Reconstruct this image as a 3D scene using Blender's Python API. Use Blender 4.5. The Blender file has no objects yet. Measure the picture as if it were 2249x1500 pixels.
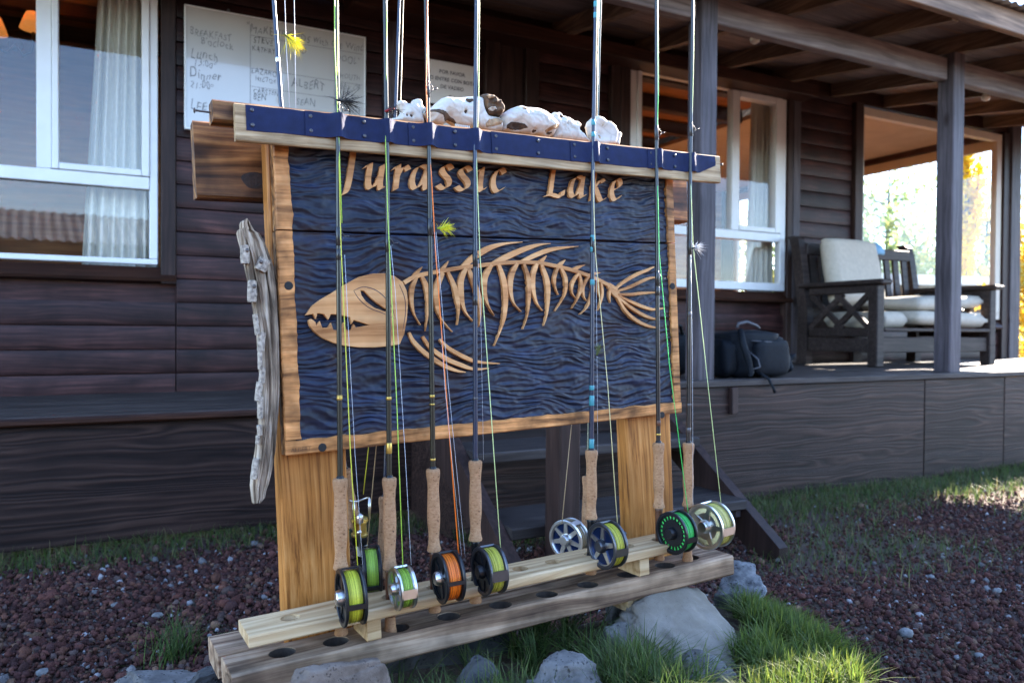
import bpy, bmesh, math, random
import numpy as np
from mathutils import Vector, Matrix, noise, geometry
random.seed(7); np.random.seed(7)
SC = bpy.context.scene
COL = SC.collection
rad = math.radians

# ------------------------------------------------------------------ camera
FPX, PW, PH = 1700.0, 2249.0, 1500.0
TH, PI_, RO = rad(27.3), rad(.86), rad(.39)
CAM = np.array([0, 0, .87])
Zv = np.array([0, 0, 1.])
F0 = np.array([math.sin(TH), math.cos(TH), 0]); R0 = np.array([math.cos(TH), -math.sin(TH), 0])
FW = F0*math.cos(PI_) - Zv*math.sin(PI_); U0 = Zv*math.cos(PI_) + F0*math.sin(PI_)
RT = R0*math.cos(RO) + U0*math.sin(RO); UP = U0*math.cos(RO) - R0*math.sin(RO)
cd = bpy.data.cameras.new('camera'); cam = bpy.data.objects.new('camera', cd); COL.objects.link(cam)
cam.matrix_world = Matrix([[RT[i], UP[i], -FW[i], CAM[i]] for i in range(3)] + [[0, 0, 0, 1]])
cd.sensor_width = 36.0; cd.lens = FPX/PW*36.0; cd.clip_start = .05; cd.clip_end = 2000
cd.dof.use_dof = True; cd.dof.focus_distance = 1.62; cd.dof.aperture_fstop = 4.5
SC.camera = cam

# ------------------------------------------------------------------ sky, sun, exposure
SUN_AZ, SUN_EL = rad(72), rad(27.9)          # azimuth from +Y towards +X
w = bpy.data.worlds.new('World'); SC.world = w; w.use_nodes = True
wn = w.node_tree; bg = wn.nodes['Background']
sky = wn.nodes.new('ShaderNodeTexSky'); sky.sky_type = 'NISHITA'; sky.sun_disc = False
sky.sun_elevation = SUN_EL; sky.sun_rotation = SUN_AZ; sky.altitude = 600; sky.air_density = 1.0; sky.dust_density = .12; sky.ozone_density = 3.5
wn.links.new(sky.outputs['Color'], bg.inputs['Color']); bg.inputs['Strength'].default_value = .13
sd = bpy.data.lights.new('sun', 'SUN'); sd.energy = 4.6; sd.angle = rad(.53); sd.color = (1, .93, .82)
sun = bpy.data.objects.new('sun', sd); COL.objects.link(sun)
SDIR = Vector((math.cos(SUN_EL)*math.sin(SUN_AZ), math.cos(SUN_EL)*math.cos(SUN_AZ), math.sin(SUN_EL)))
sun.rotation_euler = SDIR.to_track_quat('Z', 'Y').to_euler(); sun.location = SDIR*30
vs = SC.view_settings; vs.view_transform = 'Standard'; vs.look = 'None'; vs.gamma = 1; vs.use_curve_mapping = False
vs.exposure = 3.3
vs.use_white_balance = True; vs.white_balance_temperature = 6900; vs.white_balance_tint = 16   # the camera was balanced for open shade
SC.render.engine = 'CYCLES'
cy = SC.cycles; cy.use_denoising = True; cy.max_bounces = 8; cy.transparent_max_bounces = 12
cy.sample_clamp_indirect = 6; cy.caustics_reflective = False; cy.caustics_refractive = False

# ------------------------------------------------------------------ pixel helpers: a photo pixel on a known plane of the place
def ray(x, y): return FW + RT*((x-PW/2)/FPX) - UP*((y-PH/2)/FPX)
def on_plane(x, y, n, d):
    n = np.array(n, float); v = ray(x, y); return CAM + v*((d - n@CAM)/(n@v))
def atY(x, y, d): return on_plane(x, y, (0, 1, 0), d)
def atZ(x, y, d): return on_plane(x, y, (0, 0, 1), d)
def atX(x, y, d): return on_plane(x, y, (1, 0, 0), d)
# frame of the rod rack: it stands slightly turned and tilted against the house
EX = ray(4093, 622); EX /= np.linalg.norm(EX)
EY = np.cross(Zv, EX); EY /= np.linalg.norm(EY); EZ = np.cross(EX, EY)
_l = rad(1.6); EY, EZ = EY*math.cos(_l) - EZ*math.sin(_l), EZ*math.cos(_l) + EY*math.sin(_l)
OS = atY(748, 1050, 1.385)
def SW(l): return OS + EX*l[0] + EY*l[1] + EZ*l[2]
def SL(x, y, ly):
    q = on_plane(x, y, EY, EY@(OS + EY*ly)) - OS; return (q@EX, ly, q@EZ)
def SLZ(x, y, lz):
    q = on_plane(x, y, EZ, EZ@(OS + EZ*lz)) - OS; return (q@EX, q@EY, lz)

# ------------------------------------------------------------------ mesh builder
class MB:
    def __init__(s): s.v = []; s.f = []
    def add(s, v, f):
        o = len(s.v); s.v += [tuple(p) for p in v]; s.f += [tuple(i+o for i in q) for q in f]; return s
    def box(s, x0, x1, y0, y1, z0, z1, b=0.0):
        if b <= 0:
            v = [(x, y, z) for x in (x0, x1) for y in (y0, y1) for z in (z0, z1)]
            return s.add(v, [(0, 1, 3, 2), (4, 6, 7, 5), (0, 4, 5, 1), (2, 3, 7, 6), (0, 2, 6, 4), (1, 5, 7, 3)])
        c = ((x0+x1)/2, (y0+y1)/2, (z0+z1)/2); h = ((x1-x0)/2, (y1-y0)/2, (z1-z0)/2)
        b = min(b, min(h)*.9)
        v = []; ix = {}
        for sx in (-1, 1):
            for sy in (-1, 1):
                for sz in (-1, 1):
                    for a in range(3):
                        k = [h[0]-b, h[1]-b, h[2]-b]; k[a] = h[a]
                        ix[(sx, sy, sz, a)] = len(v)
                        v.append((c[0]+sx*k[0], c[1]+sy*k[1], c[2]+sz*k[2]))
        f = []
        S = (-1, 1)
        for a in range(3):
            for sg in S:
                q = []
                for (p, r) in ((-1, -1), (1, -1), (1, 1), (-1, 1)):
                    t = [0, 0, 0]; t[a] = sg; t[(a+1) % 3] = p; t[(a+2) % 3] = r
                    q.append(ix[(*t, a)])
                f.append(q)
        for a in range(3):
            b1, b2 = (a+1) % 3, (a+2) % 3
            for p in S:
                for r in S:
                    t0 = [0]*3; t0[a] = -1; t0[b1] = p; t0[b2] = r
                    t1 = list(t0); t1[a] = 1
                    f.append([ix[(*t0, b1)], ix[(*t1, b1)], ix[(*t1, b2)], ix[(*t0, b2)]])
        for sx in S:
            for sy in S:
                for sz in S: f.append([ix[(sx, sy, sz, a)] for a in range(3)])
        return s.add(v, f)
    def loft(s, rings, caps=True, closed=True):
        n = len(rings[0]); v = [p for r in rings for p in r]; f = []
        for i in range(len(rings)-1):
            for j in range(n if closed else n-1):
                k = (j+1) % n; f.append((i*n+j, i*n+k, (i+1)*n+k, (i+1)*n+j))
        if caps and closed: f.append(tuple(range(n))[::-1]); f.append(tuple((len(rings)-1)*n+j for j in range(n)))
        return s.add(v, f)
    def tube(s, pts, r, n=8, caps=True):
        pts = [Vector(p) for p in pts]; m = len(pts)
        if not hasattr(r, '__len__'): r = [r]*m
        rings = []; up = None
        for i in range(m):
            t = (pts[min(i+1, m-1)] - pts[max(i-1, 0)]).normalized()
            if up is None:
                up = Vector((0, 0, 1)) if abs(t.z) < .9 else Vector((1, 0, 0))
            a = t.cross(up).normalized(); up = a.cross(t).normalized()
            rings.append([pts[i] + (a*math.cos(k*2*math.pi/n) + up*math.sin(k*2*math.pi/n))*r[i] for k in range(n)])
        return s.loft(rings, caps)
    def lathe(s, p0, axis, prof, n=20, caps=True):
        p0 = Vector(p0); t = Vector(axis).normalized()
        u = Vector((0, 0, 1)) if abs(t.z) < .9 else Vector((1, 0, 0))
        a = t.cross(u).normalized(); b = t.cross(a).normalized()
        rings = [[p0 + t*h + (a*math.cos(k*2*math.pi/n) + b*math.sin(k*2*math.pi/n))*max(r, 1e-5) for k in range(n)] for h, r in prof]
        return s.loft(rings, caps)
    def plank(s, x0, x1, y0, y1, z0, z1, n=12, b=.003, j=.001, seed=0, axis=0):
        """a worn plank: chamfered section lofted along x (axis 0) or z (axis 2), edges slightly uneven"""
        rings = []
        for i in range(n+1):
            t = i/n
            if axis == 0:
                x = x0+(x1-x0)*t
                sec = [(y0+b, z0), (y1-b, z0), (y1, z0+b), (y1, z1-b), (y1-b, z1), (y0+b, z1), (y0, z1-b), (y0, z0+b)]
                ring = []
                for q, (yy, zz) in enumerate(sec):
                    dv = noise.noise_vector(Vector((x*7+seed*3.1, q*.37+seed, seed*1.7)))
                    ring.append((x + (dv.z*j*1.5 if i in (0, n) else 0), yy+dv.x*j, zz+dv.y*j))
            else:
                z = z0+(z1-z0)*t
                sec = [(x0+b, y0), (x1-b, y0), (x1, y0+b), (x1, y1-b), (x1-b, y1), (x0+b, y1), (x0, y1-b), (x0, y0+b)]
                ring = []
                for q, (xx, yy) in enumerate(sec):
                    dv = noise.noise_vector(Vector((z*7+seed*3.1, q*.37+seed, seed*1.7)))
                    ring.append((xx+dv.x*j, yy+dv.y*j, z))
            rings.append(ring)
        return s.loft(rings)
    def prism(s, poly, h, fn):
        """2D polygon (list of (a,b)) extruded by h; fn(a,b,t) -> point, t in 0..1"""
        n = len(poly); v = [fn(a, b, 0) for a, b in poly] + [fn(a, b, 1) for a, b in poly]
        tri = geometry.tessellate_polygon([[Vector((a, b, 0)) for a, b in poly]])
        f = [tuple(t) for t in tri] + [tuple(i+n for i in t) for t in tri]
        f += [(i, (i+1) % n, (i+1) % n + n, i+n) for i in range(n)]
        return s.add(v, f)

BASE = {}; ROT = {}
def finish(bm, smooth, angle=None):
    bmesh.ops.recalc_face_normals(bm, faces=bm.faces)
    if smooth:
        for f in bm.faces: f.smooth = True
def link(name, me, mat, parent=None, base=None):
    o = bpy.data.objects.new(name, me); COL.objects.link(o)
    if mat is not None:
        me.materials.clear(); me.materials.append(mat)
    if parent is not None:
        o.parent = parent; BASE[o.name] = BASE[parent.name]
    else:
        o.location = base if base is not None else (0, 0, 0); BASE[o.name] = tuple(o.location)
    return o
def obj(name, mb, mat, parent=None, base=None, smooth=False, fn=None, sharp=None):
    b = np.array(BASE[parent.name] if parent is not None else (base if base is not None else (0, 0, 0)))
    V = [fn(p) for p in mb.v] if fn else mb.v
    V = np.array([tuple(p) for p in V], float) - b
    turn = parent is not None and parent.name in ROT
    if turn: V = V @ np.stack([EX, EY, EZ], 1)
    me = bpy.data.meshes.new(name); me.from_pydata(V.tolist(), [], mb.f)
    bm = bmesh.new(); bm.from_mesh(me); finish(bm, smooth)
    if sharp:
        for e in bm.edges:
            if len(e.link_faces) == 2 and e.calc_face_angle(0) > sharp: e.smooth = False
    bm.to_mesh(me); bm.free()
    o = link(name, me, mat, parent, base)
    if turn: ROT[o.name] = True
    return o
def tag(o, label, cat, group=None):
    o['label'] = label; o['category'] = cat
    if group: o['group'] = group
    return o
def thing(name, label, cat, base=(0, 0, 0), group=None, rack=False):
    o = bpy.data.objects.new(name, None); COL.objects.link(o); o.empty_display_size = .05
    o.location = tuple(float(c) for c in base); BASE[o.name] = tuple(o.location)
    if rack:
        o.matrix_world = Matrix([[EX[i], EY[i], EZ[i], o.location[i]] for i in range(3)]+[[0, 0, 0, 1]]); ROT[o.name] = True
    return tag(o, label, cat, group)
def struct(o): o['kind'] = 'structure'; return o
def stuff(o): o['kind'] = 'stuff'; return o
def baked(o, mods):
    """apply modifiers given as (type, dict) on o"""
    for t, d in mods:
        m = o.modifiers.new('m', t)
        for k, v in d.items(): setattr(m, k, v)
    dg = bpy.context.evaluated_depsgraph_get(); dg.update()
    me = bpy.data.meshes.new_from_object(o.evaluated_get(dg))
    o.modifiers.clear(); old = o.data; o.data = me; bpy.data.meshes.remove(old)
    return o
def drop(o):
    me = o.data; bpy.data.objects.remove(o); bpy.data.meshes.remove(me)

# ------------------------------------------------------------------ materials
def newmat(name):
    m = bpy.data.materials.new(name); m.use_nodes = True
    return m, m.node_tree, m.node_tree.nodes['Principled BSDF']
def nd(nt, t, **kw):
    n = nt.nodes.new(t)
    for k, v in kw.items():
        if k in n.inputs: n.inputs[k].default_value = v
        else: setattr(n, k, v)
    return n
def ramp(nt, stops):
    r = nt.nodes.new('ShaderNodeValToRGB'); e = r.color_ramp.elements
    while len(e) < len(stops): e.new(.5)
    for i, (p, c) in enumerate(stops):
        e[i].position = p; e[i].color = (*c, 1) if len(c) == 3 else c
    return r
def plain(name, col, rough=.5, metal=0, var=.0, vs_=30, bump=0, bs=200, spec=.5, coat=0):
    m, nt, b = newmat(name); L = nt.links.new
    b.inputs['Roughness'].default_value = rough; b.inputs['Metallic'].default_value = metal
    b.inputs['Specular IOR Level'].default_value = spec
    if coat: b.inputs['Coat Weight'].default_value = coat
    tc = nd(nt, 'ShaderNodeTexCoord')
    n = nd(nt, 'ShaderNodeTexNoise', Scale=vs_, Detail=5); L(tc.outputs['Object'], n.inputs['Vector'])
    lo = tuple(c*(1-var) for c in col); hi = tuple(min(1, c*(1+var)) for c in col)
    r = ramp(nt, [(.3, lo), (.7, hi)]); L(n.outputs['Fac'], r.inputs['Fac']); L(r.outputs['Color'], b.inputs['Base Color'])
    if bump:
        n2 = nd(nt, 'ShaderNodeTexNoise', Scale=bs, Detail=4); L(tc.outputs['Object'], n2.inputs['Vector'])
        bp = nd(nt, 'ShaderNodeBump', Strength=bump, Distance=.002); L(n2.outputs['Fac'], bp.inputs['Height']); L(bp.outputs['Normal'], b.inputs['Normal'])
    return m
def wood(name, cols, axis=0, fine=60., long=2.5, rough=.55, bump=.3, dist=.004, patch=(.6, 1.25), rnd=.25, rings=0., knots=0., spec=.22, patch_scale=3.):
    """stretched grain; cols = [dark, mid, light]; rnd = piece-to-piece variation"""
    m, nt, b = newmat(name); L = nt.links.new
    b.inputs['Roughness'].default_value = rough; b.inputs['Specular IOR Level'].default_value = spec
    tc = nd(nt, 'ShaderNodeTexCoord'); oi = nd(nt, 'ShaderNodeObjectInfo')
    off = nd(nt, 'ShaderNodeVectorMath', operation='MULTIPLY_ADD'); L(oi.outputs['Random'], off.inputs[0]); off.inputs[1].default_value = (7.3, 3.9, 5.1); L(tc.outputs['Object'], off.inputs[2])
    mp = nd(nt, 'ShaderNodeMapping'); sc = [fine]*3; sc[axis] = long; mp.inputs['Scale'].default_value = sc; L(off.outputs[0], mp.inputs['Vector'])
    # slow bending of the grain
    wob = nd(nt, 'ShaderNodeTexNoise', Scale=1.0, Detail=2)
    mw = nd(nt, 'ShaderNodeMapping'); s2 = [4.]*3; s2[axis] = 1.3; mw.inputs['Scale'].default_value = s2; L(off.outputs[0], mw.inputs['Vector']); L(mw.outputs[0], wob.inputs['Vector'])
    ad = nd(nt, 'ShaderNodeVectorMath', operation='MULTIPLY_ADD'); L(wob.outputs['Color'], ad.inputs[0]); k = [fine*.09]*3; k[axis] = 0; ad.inputs[1].default_value = k; L(mp.outputs[0], ad.inputs[2])
    n = nd(nt, 'ShaderNodeTexNoise', Scale=1.0, Detail=7, Roughness=.62); L(ad.outputs[0], n.inputs['Vector'])
    fac = n.outputs['Fac']
    if rings:
        wv = nd(nt, 'ShaderNodeTexNoise', Scale=.16, Detail=1.5); L(ad.outputs[0], wv.inputs['Vector'])
        mu = nd(nt, 'ShaderNodeMath', operation='MULTIPLY'); L(wv.outputs['Fac'], mu.inputs[0]); mu.inputs[1].default_value = rings
        fr = nd(nt, 'ShaderNodeMath', operation='PINGPONG'); L(mu.outputs[0], fr.inputs[0]); fr.inputs[1].default_value = .5
        mm = nd(nt, 'ShaderNodeMath', operation='MULTIPLY_ADD'); L(fr.outputs[0], mm.inputs[0]); mm.inputs[1].default_value = .55; 
        m3 = nd(nt, 'ShaderNodeMath', operation='MULTIPLY'); L(fac, m3.inputs[0]); m3.inputs[1].default_value = .72; L(m3.outputs[0], mm.inputs[2]); fac = mm.outputs[0]
    r = ramp(nt, [(.3, cols[0]), (.5, cols[1]), (.7, cols[2])]); L(fac, r.inputs['Fac'])
    pn = nd(nt, 'ShaderNodeTexNoise', Scale=patch_scale, Detail=3); L(off.outputs[0], pn.inputs['Vector'])
    mr = nd(nt, 'ShaderNodeMapRange'); mr.inputs['From Min'].default_value = .3; mr.inputs['From Max'].default_value = .7; mr.inputs['To Min'].default_value = patch[0]; mr.inputs['To Max'].default_value = patch[1]; L(pn.outputs['Fac'], mr.inputs['Value'])
    rr = nd(nt, 'ShaderNodeMapRange'); rr.inputs['To Min'].default_value = 1-rnd; rr.inputs['To Max'].default_value = 1+rnd; L(oi.outputs['Random'], rr.inputs['Value'])
    mul = nd(nt, 'ShaderNodeMath', operation='MULTIPLY'); L(mr.outputs[0], mul.inputs[0]); L(rr.outputs[0], mul.inputs[1])
    vm = nd(nt, 'ShaderNodeVectorMath', operation='SCALE'); L(r.outputs['Color'], vm.inputs[0]); L(mul.outputs[0], vm.inputs['Scale'])
    out = vm.outputs[0]
    if knots:
        vo = nd(nt, 'ShaderNodeTexVoronoi', Scale=knots); mk = nd(nt, 'ShaderNodeMapping'); s3 = [1.]*3; s3[axis] = .45; mk.inputs['Scale'].default_value = s3; L(off.outputs[0], mk.inputs['Vector']); L(mk.outputs[0], vo.inputs['Vector'])
        kr = ramp(nt, [(.05, (.25, .16, .1)), (.13, (1, 1, 1))]); L(vo.outputs['Distance'], kr.inputs['Fac'])
        mx = nd(nt, 'ShaderNodeMixRGB', blend_type='MULTIPLY'); mx.inputs['Fac'].default_value = .85; L(out, mx.inputs['Color1']); L(kr.outputs['Color'], mx.inputs['Color2']); out = mx.outputs[0]
    L(out, b.inputs['Base Color'])
    bp = nd(nt, 'ShaderNodeBump', Strength=bump, Distance=dist); L(fac, bp.inputs['Height']); L(bp.outputs['Normal'], b.inputs['Normal'])
    return m
def glass_mat(name, r0=.08, tint=(.96, .965, .96)):
    m, nt, b = newmat(name); L = nt.links.new
    tr = nd(nt, 'ShaderNodeBsdfTransparent'); tr.inputs['Color'].default_value = (*tint, 1)
    gl = nd(nt, 'ShaderNodeBsdfGlossy', Roughness=.012)
    lw = nd(nt, 'ShaderNodeLayerWeight'); lw.inputs['Blend'].default_value = .5; mx = nd(nt, 'ShaderNodeMixShader')
    pw = nd(nt, 'ShaderNodeMath', operation='POWER'); L(lw.outputs['Facing'], pw.inputs[0]); pw.inputs[1].default_value = 5
    fr = nd(nt, 'ShaderNodeMath', operation='MULTIPLY_ADD'); L(pw.outputs[0], fr.inputs[0]); fr.inputs[1].default_value = 1-r0; fr.inputs[2].default_value = r0
    L(fr.outputs[0], mx.inputs['Fac']); L(tr.outputs[0], mx.inputs[1]); L(gl.outputs[0], mx.inputs[2])
    L(mx.outputs[0], nt.nodes['Material Output'].inputs['Surface']); return m
def attr_mat(name, rough=.9, trans=0., bump=0, bs=90, spec=.2):
    """colour from the per-piece colour attribute"""
    m, nt, b = newmat(name); L = nt.links.new
    a = nd(nt, 'ShaderNodeVertexColor', layer_name='Col'); tc = nd(nt, 'ShaderNodeTexCoord')
    n = nd(nt, 'ShaderNodeTexNoise', Scale=bs, Detail=3); L(tc.outputs['Object'], n.inputs['Vector'])
    mr = nd(nt, 'ShaderNodeMapRange'); mr.inputs['To Min'].default_value = .55; mr.inputs['To Max'].default_value = 1.45; L(n.outputs['Fac'], mr.inputs['Value'])
    vm = nd(nt, 'ShaderNodeVectorMath', operation='SCALE'); L(a.outputs['Color'], vm.inputs[0]); L(mr.outputs[0], vm.inputs['Scale'])
    L(vm.outputs[0], b.inputs['Base Color']); b.inputs['Roughness'].default_value = rough; b.inputs['Specular IOR Level'].default_value = spec
    if bump:
        bp = nd(nt, 'ShaderNodeBump', Strength=bump, Distance=.004); L(n.outputs['Fac'], bp.inputs['Height']); L(bp.outputs['Normal'], b.inputs['Normal'])
    if trans:
        t = nd(nt, 'ShaderNodeBsdfTranslucent'); L(vm.outputs[0], t.inputs['Color'])
        mx = nd(nt, 'ShaderNodeMixShader'); mx.inputs['Fac'].default_value = trans
        L(b.outputs[0], mx.inputs[1]); L(t.outputs[0], mx.inputs[2]); L(mx.outputs[0], nt.nodes['Material Output'].inputs['Surface'])
    return m
def emit(name, col, s):
    m, nt, b = newmat(name); b.inputs['Base Color'].default_value = (*col, 1); b.inputs['Emission Color'].default_value = (*col, 1); b.inputs['Emission Strength'].default_value = s; return m

M = {}
M['siding'] = wood('siding_stain', [(.011, .0045, .0045), (.031, .0128, .0118), (.07, .028, .023)], 0, 80, 1.8, .45, .3, .003, (.5, 1.6), .3, patch_scale=5)
M['casing_v'] = wood('casing_stain', [(.014, .008, .007), (.032, .017, .014), (.055, .03, .024)], 2, 55, 2.2, .5, .2, .003, (.7, 1.2), .2)
M['casing_h'] = wood('casing_stain_long', [(.014, .005, .003), (.036, .013, .007), (.065, .025, .014)], 0, 80, 2.2, .5, .2, .003, (.7, 1.2), .2)
M['skirt'] = wood('skirt_stain', [(.007, .0035, .003), (.024, .012, .0095), (.058, .031, .023)], 0, 55, .8, .55, .7, .004, (.7, 1.25), .12, rings=16)
M['deck'] = wood('deck_boards', [(.02, .015, .013), (.045, .034, .03), (.085, .07, .062)], 0, 90, 2, .6, .4, .003, (.7, 1.2), .2)
M['post_stain'] = wood('post_stain', [(.034, .028, .031), (.072, .06, .066), (.118, .10, .108)], 2, 55, 1.6, .55, .3, .003, (.75, 1.2), .15, knots=5)
M['beam'] = wood('beam_stain', [(.09, .07, .066), (.18, .145, .14), (.27, .23, .215)], 0, 50, 1.6, .55, .3, .003, (.75, 1.2), .15)
M['rafter'] = wood('rafter_wood', [(.08, .045, .027), (.19, .11, .066), (.32, .2, .125)], 0, 50, 1.6, .6, .25, .003, (.75, 1.2), .15)
M['white'] = plain('window_white', (.72, .73, .72), .35, 0, .04, 12, .05, 90)
M['glass'] = glass_mat('window_glass', .042)
M['glass_thin'] = glass_mat('window_glass_clear', .02)
M['curtain'] = plain('curtain_cloth', (.72, .69, .6), .9, 0, .06, 40, .2, 500)
M['interior'] = wood('interior_pine', [(.16, .06, .018), (.3, .12, .04), (.42, .19, .07)], 0, 40, 1.5, .5, .2, .003, (.75, 1.2), .15, knots=3)
M['ceiling_board'] = plain('ceiling_paint', (.42, .34, .27), .8, 0, .1, 5)
# ================================================================== GROUND
def sm(t): t = np.clip(t, 0, 1); return t*t*(3-2*t)
def ground_h(x, y):
    x = np.asarray(x, float); y = np.asarray(y, float)
    # low mound of earth and rock under the rack
    ax = sm((x-.12)/.28)*sm((1.72-x)/.42); ay = sm((y-.35)/.4)*sm((1.95-y)/.45)
    h = .165*ax*ay
    h = h + .012*np.sin(x*2.3+1)*np.cos(y*1.9) + .006*np.sin(x*7.1+y*3)*np.cos(y*6.3-x*2)
    h = h - .02*sm((y-2.7)/.5)
    return h
def axis_pts(c, near, n, far):
    a = np.linspace(-near, near, n); t = np.linspace(0, 1, 26)[1:]
    ext = near + (far-near)*t**3
    return c + np.concatenate([-ext[::-1], a, ext])
gx = axis_pts(1.2, 3.4, 150, 900); gy = axis_pts(1.6, 2.6, 120, 900)
GX, GY = np.meshgrid(gx, gy, indexing='ij'); GZ = ground_h(GX, GY)
far = np.sqrt((GX-2)**2+(GY-2)**2); GZ = np.where(far > 9, GZ*.2-.01, GZ)
V = np.stack([GX, GY, GZ], -1).reshape(-1, 3); n1, n2 = len(gx), len(gy)
idx = np.arange(n1*n2).reshape(n1, n2)
Fq = np.stack([idx[:-1, :-1], idx[1:, :-1], idx[1:, 1:], idx[:-1, 1:]], -1).reshape(-1, 4)
me = bpy.data.meshes.new('ground'); me.from_pydata(V.tolist(), [], Fq.tolist())
for p in me.polygons: p.use_smooth = True
m, nt, b = newmat('ground_earth'); L = nt.links.new
tc = nd(nt, 'ShaderNodeTexCoord'); n = nd(nt, 'ShaderNodeTexNoise', Scale=1.1, Detail=6, Roughness=.6); L(tc.outputs['Object'], n.inputs['Vector'])
nf = nd(nt, 'ShaderNodeTexNoise', Scale=70, Detail=5, Roughness=.7); L(tc.outputs['Object'], nf.inputs['Vector'])
r = ramp(nt, [(.35, (.05, .024, .02)), (.5, (.07, .04, .03)), (.66, (.085, .066, .042))]); L(n.outputs['Fac'], r.inputs['Fac'])
r2 = ramp(nt, [(.3, (.5, .5, .5)), (.7, (1.4, 1.35, 1.3))]); L(nf.outputs['Fac'], r2.inputs['Fac'])
mx = nd(nt, 'ShaderNodeMixRGB', blend_type='MULTIPLY'); mx.inputs['Fac'].default_value = 1; L(r.outputs['Color'], mx.inputs['Color1']); L(r2.outputs['Color'], mx.inputs['Color2'])
L(mx.outputs[0], b.inputs['Base Color']); b.inputs['Roughness'].default_value = .95
bp = nd(nt, 'ShaderNodeBump', Strength=.8, Distance=.012); L(nf.outputs['Fac'], bp.inputs['Height']); L(bp.outputs['Normal'], b.inputs['Normal'])
struct(link('ground', me, m))
# ridge of dry land far beyond the house
hm = MB(); rings = []
for i in range(60):
    a = rad(20+i*3.2); D = 260
    hh = 14+10*noise.noise(Vector((i*.17, 3, 1)))+4*noise.noise(Vector((i*.6, 7, 2)))
    c = Vector((math.sin(a), math.cos(a), 0))
    rings.append([tuple(c*(D-60)+Vector((0, 0, -1))), tuple(c*D+Vector((0, 0, hh*.6))), tuple(c*(D+40)+Vector((0, 0, hh))), tuple(c*(D+200)+Vector((0, 0, -1)))])
hm.loft(rings, caps=False, closed=False)
struct(obj('hills', hm, plain('dry_hill', (.2, .15, .1), .95, 0, .35, .05), smooth=True))

# ================================================================== LODGE
YW = 4.5
LODGE = thing('wooden_lodge', 'dark stained timber lodge with porch, white windows and corrugated roof behind the rack', 'house', (2.6, YW, 0))
def hbox(name, x0, x1, y0, y1, z0, z1, mat, b=.004, parent=None):
    return obj(name, MB().box(x0, x1, y0, y1, z0, z1, b), M[mat], parent or LODGE)
def WX(px, py): return float(atY(px, py, YW)[0])
def WZ(px, py): return float(atY(px, py, YW)[2])
# --- siding: one rounded log board per row and stretch of wall
W1 = (-2.2, .212, 1.198, 2.77); W2 = (3.229, 4.738, 1.19, 2.77); W3 = (5.627, 7.585, 1.0, 2.77)
stretches = []       # (x0,x1,zmin,zmax)
PITCH, PH0 = .1257, .505
segs = [(-2.6, .30, .5, 1.10), (.30, 1.44, .5, 2.9), (1.51, 2.1, .5, 2.9), (2.49, 3.06, .5, 2.9), (3.06, 4.883, .5, 1.105), (4.883, 5.52, .5, 2.9), (5.52, 7.62, .5, .92)]
for (x0, x1, za, zb) in segs:
    k = 0
    while True:
        z0 = PH0+PITCH*k; k += 1
        if z0+PITCH > zb+.02: break
        if z0 < za-.03: continue
        mb = MB(); hgt = PITCH-.006; prof = []
        for i in range(9):
            t = i/8; prof.append((YW+.004-.011*math.sin(math.pi*(.02+.96*t))**.22-.005*(1-t), z0+hgt*t))
        prof += [(YW+.03, z0+hgt), (YW+.03, z0)]
        rings = []
        nx = max(2, int((x1-x0)/.4))
        for i in range(nx+1):
            x = x0+.003+(x1-x0-.006)*i/nx; dz = .0015*noise.noise(Vector((x*1.5, k*3.3, 1))); dy = .002*noise.noise(Vector((x*1.5, k*3.3, 9)))
            rings.append([(x, yy+dy, zz+dz) for yy, zz in prof])
        mb.loft(rings); obj('siding_board', mb, M['siding'], LODGE, smooth=True, sharp=.6)
hbox('wall_core', -2.6, 2.1, YW+.032, YW+.1, .3, 1.1, 'siding', 0); hbox('wall_core', .3, 3.22, YW+.033, YW+.101, 1.1, 2.95, 'siding', 0)
hbox('wall_core', 2.1, 7.62, YW+.034, YW+.102, .3, .98, 'siding', 0); hbox('wall_core', 4.76, 5.6, YW+.035, YW+.103, .98, 2.95, 'siding', 0)
hbox('wall_core', 3.22, 4.76, YW+.036, YW+.104, .98, 1.16, 'siding', 0)
hbox('header_board', -2.6, 7.9, YW-.012, YW+.06, 2.795, 3.0, 'casing_h')
# trims
for x0, x1 in ((.226, .298), (1.44, 1.512), (2.1, 2.2), (2.39, 2.49), (3.06, 3.135), (3.139, 3.222), (4.746, 4.80), (4.804, 4.883), (5.525, 5.62), (7.6, 7.70)):
    hbox('corner_board', x0, x1, YW-.045, YW+.031, .54 if x0 > 1 else 1.10, 2.794, 'post_stain' if x0 in (1.44, 4.804) else 'casing_v')
hbox('door', 2.203, 2.387, YW-.02, YW+.03, .64, 2.79, 'casing_v')
hbox('corner_post', 7.70, 7.86, YW-.06, YW+.10, .54, 2.93, 'post_stain'); hbox('corner_post', 7.863, 7.93, YW-.01, YW+.06, .54, 2.93, 'post_stain')
# sill boards below the windows (sloping)
for (x0, x1, zt) in ((-2.4, .30, 1.187), (3.14, 4.80, 1.178), (5.56, 7.6, .985)):
    mb = MB(); mb.loft([[(x, YW-.055, zt-.075), (x, YW-.06, zt-.06), (x, YW-.012, zt), (x, YW+.04, zt), (x, YW+.04, zt-.085)] for x in (x0, x1)])
    obj('window_sill', mb, M['casing_h'], LODGE)

def window(x0, x1, z0, z1, bars, panes, label=None, depth=(YW-.03, YW+.03), mat='white'):
    """frame of bars (x0,x1,z0,z1,proud) and panes (x0,x1,z0,z1)"""
    mb = MB()
    for (a, b_, c, d, p) in bars: mb.box(a, b_, depth[0]-p, depth[1], c, d, .004)
    wdw = obj('window', mb, M[mat], LODGE)
    for (a, b_, c, d) in panes:
        obj('pane', MB().box(a-.004, b_+.004, depth[1]-.034, depth[1]-.03, c-.004, d+.004), M['glass'], wdw)
    return wdw
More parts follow.
